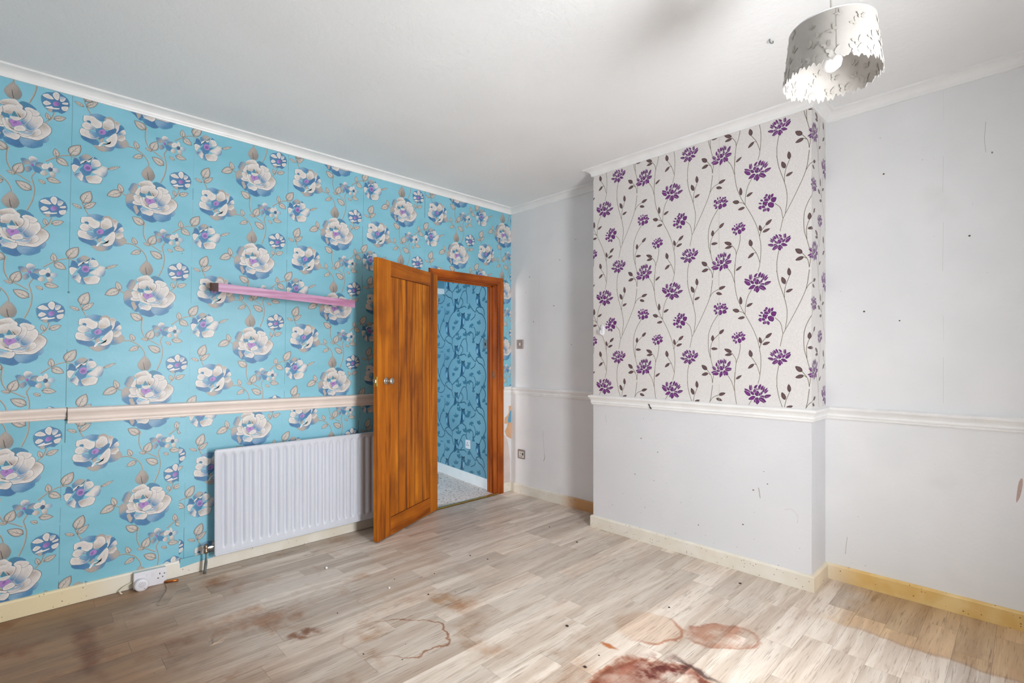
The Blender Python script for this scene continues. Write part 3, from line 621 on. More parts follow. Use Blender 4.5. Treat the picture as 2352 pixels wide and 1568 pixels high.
class Print:
    def __init__(s): s.V = []; s.Cc = []; s.T = []; s.layer = 0
    def fan(s, pts, colf, rings=(0.62, 1.0), smooth=2, rim=None):
        P = [np.array(p, float) for p in pts]; n = len(P)
        if smooth > 1:
            Q = []
            for i in range(n):
                a, b, c, d = P[i - 1], P[i], P[(i + 1) % n], P[(i + 2) % n]
                for k in range(smooth):
                    t = k / smooth
                    Q.append(0.5 * (2 * b + (c - a) * t + (2 * a - 5 * b + 4 * c - d) * t * t + (3 * b - a - 3 * c + d) * t ** 3))
            P = Q; n = len(P)
        cen = sum(P) / n; base = len(s.V)
        s.V.append((cen[0], cen[1], s.layer)); s.Cc.append(colf(cen[0], cen[1], 0.0))
        for r in rings:
            for p in P:
                q = cen + (p - cen) * r
                s.V.append((q[0], q[1], s.layer)); s.Cc.append(colf(q[0], q[1], r))
        for k in range(n): s.T.append((base, base + 1 + k, base + 1 + (k + 1) % n))
        for j in range(len(rings) - 1):
            o = base + 1 + j * n
            for k in range(n):
                a, b = o + k, o + (k + 1) % n
                s.T.append((a, a + n, b + n)); s.T.append((a, b + n, b))
        s.layer += 1
    def ribbon(s, pts, w, c0, c1=None, taper=1.0, sub=4):
        P = [np.array(p, float) for p in pts]
        if len(P) > 2:
            P = [2 * P[0] - P[1]] + P + [2 * P[-1] - P[-2]]; Q = []
            for i in range(1, len(P) - 2):
                a, b, c, d = P[i - 1:i + 3]
                for k in range(sub):
                    t = k / sub
                    Q.append(0.5 * (2 * b + (c - a) * t + (2 * a - 5 * b + 4 * c - d) * t * t + (3 * b - a - 3 * c + d) * t ** 3))
            Q.append(P[-2]); P = Q
        base = len(s.V); n = len(P); c1 = c0 if c1 is None else c1
        for i, p in enumerate(P):
            d = P[min(i + 1, n - 1)] - P[max(i - 1, 0)]; d = d / (np.linalg.norm(d) + 1e-9); e = np.array((-d[1], d[0]))
            ww = w * (1 + (taper - 1) * i / (n - 1)) / 2
            for sg, cc in ((1, c0), (-1, c1)):
                q = p + e * ww * sg; s.V.append((q[0], q[1], s.layer)); s.Cc.append(cc)
        for i in range(n - 1):
            a = base + 2 * i; s.T.append((a, a + 1, a + 3)); s.T.append((a, a + 3, a + 2))
        s.layer += 1
    def petal(s, b, t, w, inner, edge, halo=None, point=0.8, hs=1.3):
        b = np.array(b, float); t = np.array(t, float); d = t - b; L = np.linalg.norm(d) + 1e-9; d /= L; e = np.array((-d[1], d[0]))
        def out(k):
            o = []; ww = w / 2 * k; ex = (k - 1) * w * 0.35
            for sgn, rg in ((1, range(0, 7)), (-1, range(6, -1, -1))):
                for i in rg:
                    u = i / 6
                    if sgn == -1 and i in (0, 6): continue
                    h = math.sin(PI * u ** point) ** 0.75 if 0 < u < 1 else 0.0
                    o.append(b + d * (u * (L + 2 * ex) - ex) + e * sgn * ww * h)
            return o
        if halo is not None: s.fan(out(hs), lambda x, y, r: halo, (1.0,), 1)
        s.fan(out(1.0), lambda x, y, r: inner if r < 0.7 else edge, (0.6, 1.0), 1)
    def arrays(s): return np.array(s.V), np.array(s.Cc), np.array(s.T)

def clip_tri(P, Cc, rect):
    poly = [(P[i], Cc[i]) for i in range(3)]
    for ax, lim, sg in ((0, rect[0], 1), (0, rect[1], -1), (1, rect[2], 1), (1, rect[3], -1)):
        out = []
        for i in range(len(poly)):
            (p, c), (q, e) = poly[i - 1], poly[i]
            dp, dq = (p[ax] - lim) * sg, (q[ax] - lim) * sg
            if (dp < 0) != (dq < 0):
                t = dp / (dp - dq); out.append((p + (q - p) * t, c + (e - c) * t))
            if dq >= 0: out.append((q, e))
        poly = out
        if len(poly) < 3: return []
    return poly

def stamp(motif, places, rects, lean=0.0):
    V, Cc, T = motif; oV, oC, oT = [], [], []; n = 0
    lo = V[:, :2].min(0); hi = V[:, :2].max(0)
    for (u, v) in places:
        for r in rects:
            if u + hi[0] + 0.05 < r[0] or u + lo[0] - 0.05 > r[1] or v + hi[1] < r[2] or v + lo[1] > r[3]: continue
            P = V.copy(); P[:, 0] += u; P[:, 1] += v; P[:, 0] += lean * (P[:, 1] - 1.9)
            ok = (P[:, 0] >= r[0]) & (P[:, 0] <= r[1]) & (P[:, 1] >= r[2]) & (P[:, 1] <= r[3])
            k = ok[T].sum(1)
            full = T[k == 3]
            used = np.unique(full); mp = np.full(len(P), -1); mp[used] = np.arange(len(used)) + n
            if len(used): oV.append(P[used]); oC.append(Cc[used]); oT.append(mp[full]); n += len(used)
            tb = P[T]; mn = tb.min(1); mx = tb.max(1)
            part = (k < 3) & (mx[:, 0] > r[0]) & (mn[:, 0] < r[1]) & (mx[:, 1] > r[2]) & (mn[:, 1] < r[3])
            for t in T[part]:
                pl = clip_tri(P[t], Cc[t], r)
                if len(pl) < 3: continue
                oV.append(np.array([p for p, c in pl])); oC.append(np.array([c for p, c in pl]))
                oT.append(np.array([(n, n + i, n + i + 1) for i in range(1, len(pl) - 1)])); n += len(pl)
    return np.concatenate(oV), np.concatenate(oC), np.concatenate(oT)

def print_mesh(name, data, place, mat, parent, flip=False):
    V, Cc, T = data
    co = place(V).astype(np.float32)
    me = bpy.data.meshes.new(name)
    me.vertices.add(len(co)); me.vertices.foreach_set('co', co.ravel())
    T = T[:, ::-1] if flip else T
    me.loops.add(T.size); me.loops.foreach_set('vertex_index', np.ascontiguousarray(T).ravel().astype(np.int32))
    me.polygons.add(len(T)); me.polygons.foreach_set('loop_start', np.arange(0, T.size, 3, dtype=np.int32))
    me.polygons.foreach_set('loop_total', np.full(len(T), 3, dtype=np.int32))
    me.update(calc_edges=True)
    at = me.color_attributes.new('print', 'FLOAT_COLOR', 'POINT')
    at.data.foreach_set('color', np.concatenate([Cc, np.ones((len(Cc), 1))], 1).astype(np.float32).ravel())
    me.materials.append(mat)
    o = bpy.data.objects.new(name, me); C.objects.link(o); o.parent = parent
    return o

PAL = dict(w=(232, 226, 221), W=(246, 243, 239), t=(188, 176, 166), g=(150, 141, 134), b=(84, 140, 184), B=(70, 120, 168), l=(142, 178, 206), e=(82, 142, 168), p=(186, 136, 206), P=(134, 100, 168), k=(84, 78, 78))
PAL = {k: np.array(lin(v)) for k, v in PAL.items()}
def A(*c): return np.array(lin(c))
TEAL = A(120, 186, 206)
pr = Print()
for s_ in ROSE_STEMS:
    pr.ribbon([(x * 1e-4, y * 1e-4) for x, y in s_], 0.0066, A(206, 196, 182), A(138, 128, 118), 0.8)
def rose_leaf(b, t, w):
    b = np.array(b) * 1e-4; t = np.array(t) * 1e-4; w = w * 1e-4
    pr.petal(b, t, w * 1.12, A(118, 112, 110), A(96, 92, 92), None, 0.75)
    pr.petal(b + (t - b) * 0.03, t - (t - b) * 0.04, w, A(214, 206, 197), A(178, 168, 160), None, 0.75)
    d = t - b; e = np.array((-d[1], d[0]))
    pr.ribbon([b, b + d * 0.35 + e * 0.03, b + d * 0.8], 0.0026, A(110, 102, 96), None, 0.4)
    for u, sg in ((0.3, 1), (0.5, 1), (0.36, -1)):
        m = b + d * u; pr.ribbon([m, m + d * 0.16 + e * sg * 0.12], 0.0016, A(120, 112, 106), None, 0.5)
for b, t, w in ROSE_LEAVES: rose_leaf(b, t, w)
for ln in ROSE_POLYS.strip().splitlines():
    f = ln.split(); ca, cb = PAL[f[0][0]], PAL[f[0][1]]; v = [int(q) * 1e-4 for q in f[1:]]
    ax = np.array(v[:2]); dx = np.array(v[2:4]) - ax; l2 = dx @ dx + 1e-12
    pts = list(zip(v[4::2], v[5::2])); cream = f[0][1] in 'wW'
    if cream:
        cx_ = np.mean(pts, 0)
        pr.fan([(cx_ + (np.array(p) - cx_) * 1.045 + np.array((0.0002, -0.0009))) for p in pts], lambda x, y, r: A(122, 118, 126), (1.0,), 2)
    def cf(x, y, r, ca=ca, cb=cb, cream=cream):
        t = min(1, max(0, ((np.array((x, y)) - ax) @ dx) / l2)); t = t * t * (3 - 2 * t)
        c = ca + (cb - ca) * t
        if cream and r > 0.9: c = c * 0.45 + PAL['W'] * 0.55
        elif cream and r < 0.5: c = c * 0.8 + PAL['t'] * 0.2
        elif r > 0.9: c = c * 0.72 + TEAL * 0.2
        return c
    pr.fan(pts, cf, (0.4, 0.78, 1.0) if cream else (0.62, 1.0), 2)
ROSE = pr.arrays()
SX, SZ = 0.5535, 0.5425
def rose_places(dv, ks, zs):
    return [(-3.434 + SX * k, 1.911 + dv - (SZ / 2 if k % 2 else 0) + SZ * j) for k in ks for j in zs]
up = rose_places(0.0, range(-2, 7), range(-3, 3))
low = rose_places(-0.102, range(-2, 3), range(-5, 0))
low2 = rose_places(0.0, range(0, 6), range(-5, 0))
Z1_ = 0.99
d1 = stamp(ROSE, up, [(YF, -0.94, Z1_, 2.69), (-0.94, -0.14, 2.0, 2.69), (-0.14, -0.0005, Z1_, 2.69)], 0.017)
d2 = stamp(ROSE, low, [(YF, -2.735, 0.04, Z1_)], 0.017)
d3 = stamp(ROSE, low2, [(-2.735, -0.94, 0.03, Z1_)], 0.017)
def join(ds):
    V = []; Cc = []; T = []; n = 0
    for a, b, c in ds: V.append(a); Cc.append(b); T.append(c + n); n += len(a)
    return np.concatenate(V), np.concatenate(Cc), np.concatenate(T)
sm = Print()
rs = random.Random(5)
for k in range(-2, 7):
    u0 = -3.434 + SX * k + 0.212
    v = 2.69
    while v > 0.08:
        l = rs.uniform(0.05, 0.4); col = rs.choice([A(70, 96, 104), A(150, 190, 200), A(112, 150, 160), A(92, 128, 140)])
        if not (-0.94 < u0 < -0.14 and v - l < 2.0):
            du = 0.0 if v > 1.0 else -0.012
            sm.ribbon([(u0 + du + 0.017 * (v - 1.9), v), (u0 + du + 0.017 * (v - l - 1.9), v - l)], rs.choice([0.0012, 0.0018, 0.0028]), col); sm.layer = 0
        v -= l + rs.uniform(0, 0.05)
def on_left(V): return np.stack([0.0003 + V[:, 2] * 5e-6, V[:, 0], V[:, 1]], 1)
print_mesh('wallpaper_print', join([d1, d2, d3, sm.arrays()]), on_left, M['rose_print'], wall_left)

# purple lotus paper on the chimney breast
pr = Print()
HALO = A(236, 236, 238)
for s_ in LOTUS_STEMS: pr.ribbon([(x * 1e-4, y * 1e-4) for x, y in s_], 0.0034, A(96, 88, 66), A(126, 116, 92), 0.85)
for b0, b1, t0, t1, w in LOTUS_LEAVES: pr.petal((b0 * 1e-4, b1 * 1e-4), (t0 * 1e-4, t1 * 1e-4), w * 1e-4 * 1.05, A(108, 82, 84), A(56, 42, 42), None, 0.85)
def flower(src, du, dv, rot=0.0, sc=1.0, mir=1, seed=0):
    r2 = random.Random(seed); cr, sr = math.cos(rot) * sc, math.sin(rot) * sc
    for b0, b1, t0, t1, w in src:
        f = lambda x, y: (du + (x * cr * mir - y * sr) * 1e-4, dv + (x * sr * mir + y * cr) * 1e-4)
        b0, b1 = b0 * 0.8, b1 * 0.8
        k = r2.uniform(0.85, 1.15); inner = np.clip(A(118, 44, 124) * k, 0, 1)
        pr.petal(f(b0, b1), f(t0, t1), max(w * 1e-4 * sc * 1.36, 0.006), inner, A(58, 24, 64), HALO, 0.74, 1.2)
flower(LOTUS_PETALS, 0, 0, 0, 1.0, 1, 1)                                   # Q
flower(LOTUS_PETALS, 0.123, 0.226 - 0.004, 0.06, 0.82, -1, 2)               # P
flower(PEONY_PETALS, 0.056, -0.193, 0.0, 1.0, 1, 3)                         # R
flower(LOTUS_PETALS, -0.203, 0.152, 0.75, 0.92, 1, 4)                       # S
flower(PEONY_PETALS, -0.110, -0.313, -0.6, 0.78, 1, 5)                      # T
flower(PEONY_PETALS, -0.222, -0.131, -0.95, 0.86, 1, 6)                     # V
LOTUS = pr.arrays()
lp = [(2.3825 + 0.5465 * k, 2.385 - 0.662 * j) for k in range(-3, 3) for j in range(-1, 4)]
d = stamp(LOTUS, lp, [(CH[0] + 0.001, CH[1], 0.995, 2.675)])
bg = Print(); bg.layer = -6
def rect(pp, u0, u1, v0, v1, c):
    b = len(pp.V)
    for p in ((u0, v0), (u1, v0), (u1, v1), (u0, v1)): pp.V.append((p[0], p[1], pp.layer)); pp.Cc.append(c)
    pp.T += [(b, b + 1, b + 2), (b, b + 2, b + 3)]
rect(bg, CH[0] + 0.001, CH[1], 0.995, 2.675, A(231, 227, 223))
bg.layer = 300
for u0, w_ in ((2.155, 0.0022),):
    v = 2.67
    while v > 1.0:
        l = rs.uniform(0.03, 0.25); bg.ribbon([(u0, v), (u0, max(1.0, v - l))], w_, rs.choice([A(206, 202, 190), A(240, 238, 232), A(214, 208, 196)])); v -= l + rs.uniform(0, 0.06)
print_mesh('wallpaper_print', join([d, bg.arrays()]), lambda V: np.stack([V[:, 0], CH[2] - 0.0004 - V[:, 2] * 5e-6, V[:, 1]], 1), M['lotus_print'], chim)
d = stamp(LOTUS, lp, [(CH[1], CH[1] - CH[2] - 0.004, 0.995, 2.675)])
bg = Print(); bg.layer = -6; rect(bg, CH[1], CH[1] - CH[2] - 0.004, 0.995, 2.675, A(231, 227, 223))
print_mesh('wallpaper_print', join([d, bg.arrays()]), lambda V: np.stack([CH[1] + 0.0004 + V[:, 2] * 5e-6, CH[2] + V[:, 0] - CH[1], V[:, 1]], 1), M['lotus_print'], chim)

# owl paper in the hall
pr = Print()
for s_ in HALL_STEMS:
    P_ = [(x * 1e-4, y * 1e-4) for x, y in s_]
    pr.ribbon(P_, 0.011, A(54, 104, 128), A(36, 74, 96), 0.75)
for a0, a1, b0, b1 in HALL_LEAVES:
    pr.petal((a0 * 1e-4, a1 * 1e-4), ((b0 + (b0 - a0) * 0.25) * 1e-4, (b1 + (b1 - a1) * 0.25) * 1e-4), 0.026, A(70, 128, 152), A(52, 102, 126), None, 0.9)
def owl(u, v, kind):
    s = 0.9 if kind == 0 else 0.95
    m = 1 if kind == 0 else -1
    f = lambda pts: [(u + m * x * s, v + y * s) for x, y in pts]
    pr.fan(f([(0.03, 0.075), (0.045, 0.02), (0.02, -0.04), (-0.03, -0.075), (-0.075, -0.085), (-0.05, -0.03), (-0.04, 0.03), (-0.035, 0.085), (0, 0.09)]), lambda x, y, r: A(56, 106, 136) if r > 0.5 else A(92, 152, 184))
    pr.fan(f([(0.03, 0.03), (0.035, 0.0), (0.015, -0.035), (-0.005, -0.01), (0.005, 0.035)]), lambda x, y, r: A(140, 190, 214))
    pr.fan(f([(-0.02, 0.04), (-0.01, -0.02), (-0.05, -0.075), (-0.045, -0.02), (-0.035, 0.03)]), lambda x, y, r: A(34, 74, 106))
    pr.fan(f([(-0.035, 0.085), (-0.04, 0.10), (-0.02, 0.09), (0.015, 0.09), (0.034, 0.10), (0.03, 0.08), (0.0, 0.075)]), lambda x, y, r: A(34, 70, 96))
    pr.fan(f([(-0.02, 0.07), (-0.008, 0.075), (-0.006, 0.06), (-0.018, 0.058)]), lambda x, y, r: A(40, 70, 90))
for u, v, k in HALL_OWLS: owl(u * 1e-4, v * 1e-4, k)
# trim the tile to one pattern repeat so that stacked copies do not overlap
OW = stamp(pr.arrays(), [(0, 0)], [(-0.05, 1.2, 0.345, 0.845)])
d = stamp(OW, [(0, 0.5 * j) for j in range(-1, 5)], [(-0.05, 1.7, 0.105, 2.6)])
print_mesh('wallpaper_print', d, lambda V: np.stack([V[:, 0], 0.0004 + V[:, 2] * 5e-6, V[:, 1]], 1), M['owl_print'], hall)

# ------------------------------------------------------------------ details of the walls
def sheet(name, pts, th, mat, parent, plane='x', at=0.0):
    """thin torn sheet with an outline in the plane of a wall"""
    bm = bmesh.new()
    a = [bm.verts.new((at, u, v) if plane == 'x' else (u, at, v)) for u, v in pts]
    b = [bm.verts.new((at + th, u, v) if plane == 'x' else (u, at - th, v)) for u, v in pts]
    n = len(pts); bm.faces.new(a); bm.faces.new(b)
    for i in range(n): bm.faces.new((a[i], a[(i + 1) % n], b[(i + 1) % n], b[i]))
    return obj(name, bm, mat, parent)
# stripped strip between the door frame and the corner
sheet('painted_strip', [(-0.125, 0.08), (-0.001, 0.08), (-0.001, 0.96), (-0.125, 0.96)], 0.0012, M['white'], wall_left)
sheet('bare_plaster', [(-0.125, 0.09), (-0.012, 0.09), (-0.012, 0.30), (-0.022, 0.36), (-0.03, 0.42), (-0.05, 0.50), (-0.08, 0.54), (-0.125, 0.56)], 0.0018, M['plaster_pink'], wall_left)
sheet('torn_paper', [(-0.03, 0.82), (-0.002, 0.82), (-0.002, 0.50), (-0.06, 0.53), (-0.085, 0.58), (-0.055, 0.62), (-0.05, 0.65), (-0.09, 0.655), (-0.085, 0.71), (-0.05, 0.73), (-0.03, 0.76)], 0.0022, M['torn_orange'], wall_left)
sheet('torn_paper', [(-0.018, 0.765), (-0.002, 0.78), (-0.002, 0.66), (-0.045, 0.662), (-0.04, 0.70)], 0.0028, M['torn_blue'], wall_left)
# loose paper hanging over the skirting beside the radiator valve
sheet('loose_paper', [(-2.732, 0.049), (-2.66, 0.058), (-2.56, 0.066), (-2.52, 0.082), (-2.52, 0.10), (-2.732, 0.10)], 0.0012, M['teal'], bpy.data.objects['baseboard_left'], 'x', 0.0175)
# cracks and seams of the painted paper
cr = Print()
def crack(pts, w, c): cr.ribbon(pts, w, c)
for x in (0.37, 3.20):
    v = 2.66 if x > 1 else 2.4
    end = 1.02 if x > 1 else 1.0
    while v > end:
        l = rs.uniform(0.05, 0.4); cr.ribbon([(x, v), (x + rs.uniform(-0.002, 0.002), max(end, v - l))], rs.choice([0.0006, 0.0009]), rs.choice([A(206, 205, 202), A(214, 213, 211), A(186, 184, 180)])); v -= l + rs.uniform(0.05, 0.35)
crack([(0.42, 0.62), (0.425, 0.52), (0.44, 0.40), (0.43, 0.35)], 0.0025, A(196, 192, 184))
crack([(0.44, 0.40), (0.44, 0.37), (0.425, 0.345)], 0.003, A(120, 108, 98))
crack([(2.77, 0.16), (2.775, 0.22), (2.78, 0.26)], 0.003, A(200, 198, 196))
crack([(3.36, 2.45), (3.355, 2.37), (3.36, 2.30)], 0.0016, A(190, 186, 178))
cr.fan([(3.379, 2.295), (3.383, 2.297), (3.386, 2.291), (3.381, 2.286)], lambda x, y, r: A(140, 138, 130))
cr.fan([(3.465, 0.60), (3.478, 0.63), (3.487, 0.69), (3.485, 0.72), (3.474, 0.70), (3.468, 0.65)], lambda x, y, r: A(196, 170, 160))
for (x, z) in ((2.86, 1.55), (3.02, 1.49), (2.95, 2.3), (3.3, 1.9), (0.2, 1.9), (0.55, 1.75), (0.62, 2.15), (0.8, 2.3), (0.3, 1.62), (0.75, 1.4), (0.25, 2.04)):
    r = rs.uniform(0.003, 0.006); cr.fan([(x - r, z), (x, z + r * 0.8), (x + r, z), (x, z - r)], lambda a, b, q: A(84, 74, 66))
print_mesh('wall_marks', cr.arrays(), lambda V: np.stack([V[:, 0], -0.0004 - V[:, 2] * 1e-5, V[:, 1]], 1), M['lotus_print'], wall_back)
cr = Print()
for (x, z) in ((1.62, 0.86), (1.60, 0.72), (1.73, 0.64), (1.55, 0.46), (1.70, 0.44), (2.02, 0.21), (1.36, 0.20), (2.42, 0.62), (2.44, 0.55), (2.36, 0.50), (1.63, 0.24), (2.12, 0.12), (2.3, 0.28), (1.9, 0.33), (1.45, 0.3), (2.61, 0.22)):
    r = rs.uniform(0.002, 0.006); cr.fan([(x - r, z), (x, z + r * 0.7), (x + r, z), (x, z - r * 0.6)], lambda a, b, q: A(92, 84, 78))
cr.ribbon([(2.39, 0.52), (2.40, 0.46)], 0.003, A(150, 140, 120))
cr.ribbon([(2.53, 0.42), (2.57, 0.43), (2.60, 0.40), (2.60, 0.36)], 0.0022, A(208, 204, 194))
cr.ribbon([(1.30, 0.86), (1.305, 0.80)], 0.002, A(190, 188, 190))
print_mesh('wall_marks', cr.arrays(), lambda V: np.stack([V[:, 0], CH[2] - 0.0004 - V[:, 2] * 1e-5, V[:, 1]], 1), M['lotus_print'], chim)

# ------------------------------------------------------------------ door frame
fr = empty('trim_7'); st(fr, 'orange varnished wooden door frame around the doorway', 'door frame')
a_w = 0.075
def arch(prof, pts3, mat, name):
    return None
# lining
box('jamb', -0.115, 0.004, OP[0], OP[0] + 0.022, 0.0, OP[2], M['frame_v'], fr, 0.002)
box('jamb', -0.115, 0.004, OP[1] - 0.022, OP[1], 0.0, OP[2], M['frame_v'], fr, 0.002)
box('head_jamb', -0.115, 0.004, OP[0], OP[1], OP[2] - 0.022, OP[2], M['frame_h'], fr, 0.002)
box('door_stop', -0.060, -0.040, OP[1] - 0.034, OP[1] - 0.020, 0.0, OP[2] - 0.02, M['frame_v'], fr, 0.002)
box('door_stop', -0.060, -0.040, OP[0] + 0.020, OP[0] + 0.034, 0.0, OP[2] - 0.02, M['frame_v'], fr, 0.002)
box('door_stop', -0.060, -0.040, OP[0] + 0.02, OP[1] - 0.02, OP[2] - 0.034, OP[2] - 0.02, M['frame_h'], fr, 0.002)
# architrave with a stepped moulding, mitred at the corners
prof = [(0.0, 0.0), (0.004, 0.013), (0.020, 0.014), (0.024, 0.018), (0.058, 0.021), (0.068, 0.019), (0.072, 0.0)]   # (outwards from the opening, projection)
def archi(y0, y1, zt, side):
    bm = bmesh.new(); rows = []
    pts = {'left': [(y0, 0.0, -1, 0), (y0, zt, -1, 1)], 'right': [(y1, 0.0, 1, 0), (y1, zt, 1, 1)], 'top': [(y0, zt, -1, 1), (y1, zt, 1, 1)]}[side]
    for y, z, sy, sz in pts: rows.append([bm.verts.new((p, y + sy * o, z + sz * o)) for o, p in prof])
    k = len(prof)
    for j in range(k): bm.faces.new((rows[0][j], rows[0][(j + 1) % k], rows[1][(j + 1) % k], rows[1][j]))
    bm.faces.new(rows[0]); bm.faces.new(rows[1])
    return bm
ay0, ay1, azt = OP[0] + 0.006, OP[1] - 0.004 + 0.006, OP[2] - 0.016
obj('architrave', archi(ay0, ay1, azt, 'left'), M['frame_v'], fr)
obj('architrave', archi(ay0, ay1, azt, 'right'), M['frame_v'], fr)
obj('architrave', archi(ay0, ay1, azt, 'top'), M['frame_h'], fr)
box('strike_plate', -0.035, -0.012, OP[1] - 0.0235, OP[1] - 0.0215, 1.09, 1.16, M['valve'], fr)

# ------------------------------------------------------------------ the open door
hinge = Vector((0.036, -0.893)); ddir = Vector((0.4086, -0.9127)); DW, DT = 0.815, 0.038
door = empty('door_1', (hinge.x, hinge.y, 0), math.atan2(ddir.y, ddir.x))   # local x along the leaf, local +y = face seen
st(door, 'orange varnished boarded wooden door standing open by the radiator', 'door')
zb, zt, sx0, sx1, rz0, rz1 = 0.010, 1.985, 0.117, 0.662, 0.137, 1.876
box('stile', 0.0, sx0, -DT, 0.0, zb, zt, M['door_v'], door, 0.0025)
box('stile', sx1, DW, -DT, 0.0, zb, zt, M['door_v'], door, 0.0025)
box('top_rail', sx0 - 0.0005, sx1 + 0.0005, -DT + 0.0004, -0.0006, rz1, zt, M['door_h'], door, 0.0015)
box('bottom_rail', sx0 - 0.0005, sx1 + 0.0005, -DT + 0.0004, -0.0006, zb, rz0, M['door_h'], door, 0.0015)
box('panel_core', sx0 - 0.002, sx1 + 0.002, -DT + 0.0088, -0.0088, rz0 - 0.002, rz1 + 0.002, M['groove'], door)
nb = 5; bw = (sx1 - sx0) / nb
for i in range(nb):
    bm = B(bmesh.new(), sx0 + i * bw + 0.003, sx0 + (i + 1) * bw - 0.003, -0.0095, -0.007, rz0 + 0.003, rz1 - 0.003, 0.001)
    obj('board', bm, M['door_v'], door)
    bm = B(bmesh.new(), sx0 + i * bw + 0.003, sx0 + (i + 1) * bw - 0.003, -DT + 0.007, -DT + 0.0095, rz0 + 0.003, rz1 - 0.003, 0.001)
    obj('board', bm, M['door_v'], door)
def knob(side, dx=0.722, z=1.123):
    s = side; y0 = 0.0 if s > 0 else -DT
    rose = [(0.026, -0.001 * s), (0.0265, 0.003 * s), (0.022, 0.006 * s), (0.012, 0.008 * s), (0.0085, 0.011 * s), (0.0082, 0.026 * s)]
    ro = obj('knob_rose', lathe(bmesh.new(), [(r, h) for r, h in rose], 'y', (dx, y0, z)), M['chrome'], door, True)
    kn = [(0.0085, 0.022), (0.013, 0.028), (0.020, 0.034), (0.0245, 0.042), (0.0255, 0.049), (0.024, 0.055), (0.017, 0.060), (0.006, 0.062)]
    obj('door_knob', lathe(bmesh.new(), [(r, h * s) for r, h in kn], 'y', (dx, y0, z)), M['chrome'], door, True)
knob(1); knob(-1)
lp_ = box('latch_plate', DW - 0.002, DW + 0.001, -0.030, -0.006, 1.09, 1.157, M['brass'], door, 0.0006)
bm = B(bmesh.new(), DW, DW + 0.007, -0.025, -0.012, 1.113, 1.137, 0.002)
obj('latch_bolt', bm, M['chrome'], lp_)
for z in (1.098, 1.149): obj('screw', lathe(bmesh.new(), [(0.0028, DW + 0.0005), (0.0028, DW + 0.0016)], 'x', (0, -0.018, z), 10), M['dark'], lp_)
for z in (0.22, 1.72):
    box('hinge', -0.012, 0.003, -0.012, 0.001, z, z + 0.09, M['valve'], door, 0.003)

# ------------------------------------------------------------------ radiator
RY0, RY1, RZ0, RZ1, RX = -2.571, -1.27, 0.095, 0.735, 0.100
rad = empty('radiator', (0, 0, 0)); tag(rad, 'white fluted single panel radiator on the teal wall behind the door', 'radiator')
bm = bmesh.new()
fl0, fls = -2.521, 0.0520; ffz0, ffz1 = 0.140, 0.706
ys = [RY0, RY0 + 0.004, RY0 + 0.012]
k = 0
while fl0 + k * fls < RY1 - 0.04:
    c_ = fl0 + k * fls
    for dy in (-0.013, -0.008, -0.004, 0.0, 0.004, 0.008, 0.013): ys.append(c_ + dy)
    k += 1
nfl = k
ys += [RY1 - 0.012, RY1 - 0.004, RY1]; ys = sorted(ys)
zs = [RZ0, RZ0 + 0.004, RZ0 + 0.012] + [ffz0 - 0.008, ffz0, ffz0 + 0.006, ffz0 + 0.014, ffz0 + 0.024, 0.3, 0.45, 0.6, ffz1 - 0.024, ffz1 - 0.014, ffz1 - 0.006, ffz1, ffz1 + 0.008] + [RZ1 - 0.012, RZ1 - 0.004, RZ1]
def smst(a, b, x):
    t = min(1, max(0, (x - a) / (b - a))); return t * t * (3 - 2 * t)
grid = []
for y in ys:
    row = []
    for z in zs:
        q = min(y - RY0, RY1 - y, z - RZ0, RZ1 - z)
        x = RX - 0.010 * (1 - smst(0, 0.004, q)) * (1 if q < 0.004 else 0)
        d = min(abs(y - (fl0 + i * fls)) for i in range(nfl))
        x -= 0.0135 * (1 - smst(0.003, 0.0125, d)) * smst(ffz0 - 0.008, ffz0 + 0.024, z) * (1 - smst(ffz1 - 0.024, ffz1 + 0.008, z))
        row.append(bm.verts.new((x, y, z)))
    grid.append(row)
for i in range(len(ys) - 1):
    for j in range(len(zs) - 1): bm.faces.new((grid[i][j], grid[i + 1][j], grid[i + 1][j + 1], grid[i][j + 1]))
panel = obj('front_panel', bm, M['radiator'], rad, True)
bm = bmesh.new()
for (y0, y1, z0, z1) in ((RY0, RY1, RZ0, RZ0 + 0.007), (RY0, RY1, RZ1 - 0.007, RZ1), (RY0, RY0 + 0.007, RZ0, RZ1), (RY1 - 0.007, RY1, RZ0, RZ1)):
    B(bm, RX - 0.012, RX + 0.0022, y0, y1, z0, z1, 0.002)
obj('rolled_rim', bm, M['radiator'], rad)
box('back_panel', RX - 0.028, RX - 0.0165, RY0 + 0.003, RY1 - 0.003, RZ0 + 0.003, RZ1 - 0.003, M['radiator'], rad, 0.003)
bm = bmesh.new()
for i in range(26):
    y = RY0 + 0.05 + i * 0.047; B(bm, 0.03, RX - 0.0275, y, y + 0.0015, RZ0 + 0.06, RZ1 - 0.06)
obj('convector_fins', bm, M['radiator'], rad)
for y in (RY0 + 0.18, RY1 - 0.18): box('wall_bracket', 0.002, RX - 0.027, y, y + 0.03, RZ0 + 0.04, RZ1 - 0.06, M['radiator'], rad)
VY, VX, VZ = -2.612, 0.078, 0.150
pipe = obj('pipe', tube(bmesh.new(), [(VX - 0.006, VY - 0.006, 0.0), (VX - 0.004, VY - 0.004, 0.02), (VX, VY, 0.07), (VX, VY, VZ - 0.01)], 0.0085, 14), M['pipe'], rad, True)
v_ = obj('valve', lathe(bmesh.new(), [(0.009, VZ - 0.030), (0.013, VZ - 0.028), (0.013, VZ - 0.012), (0.010, VZ - 0.010), (0.0125, VZ + 0.004), (0.0125, VZ + 0.014), (0.009, VZ + 0.017), (0.009, VZ + 0.024), (0.004, VZ + 0.026)], 'z', (VX, VY, 0), 16), M['valve'], rad, True)
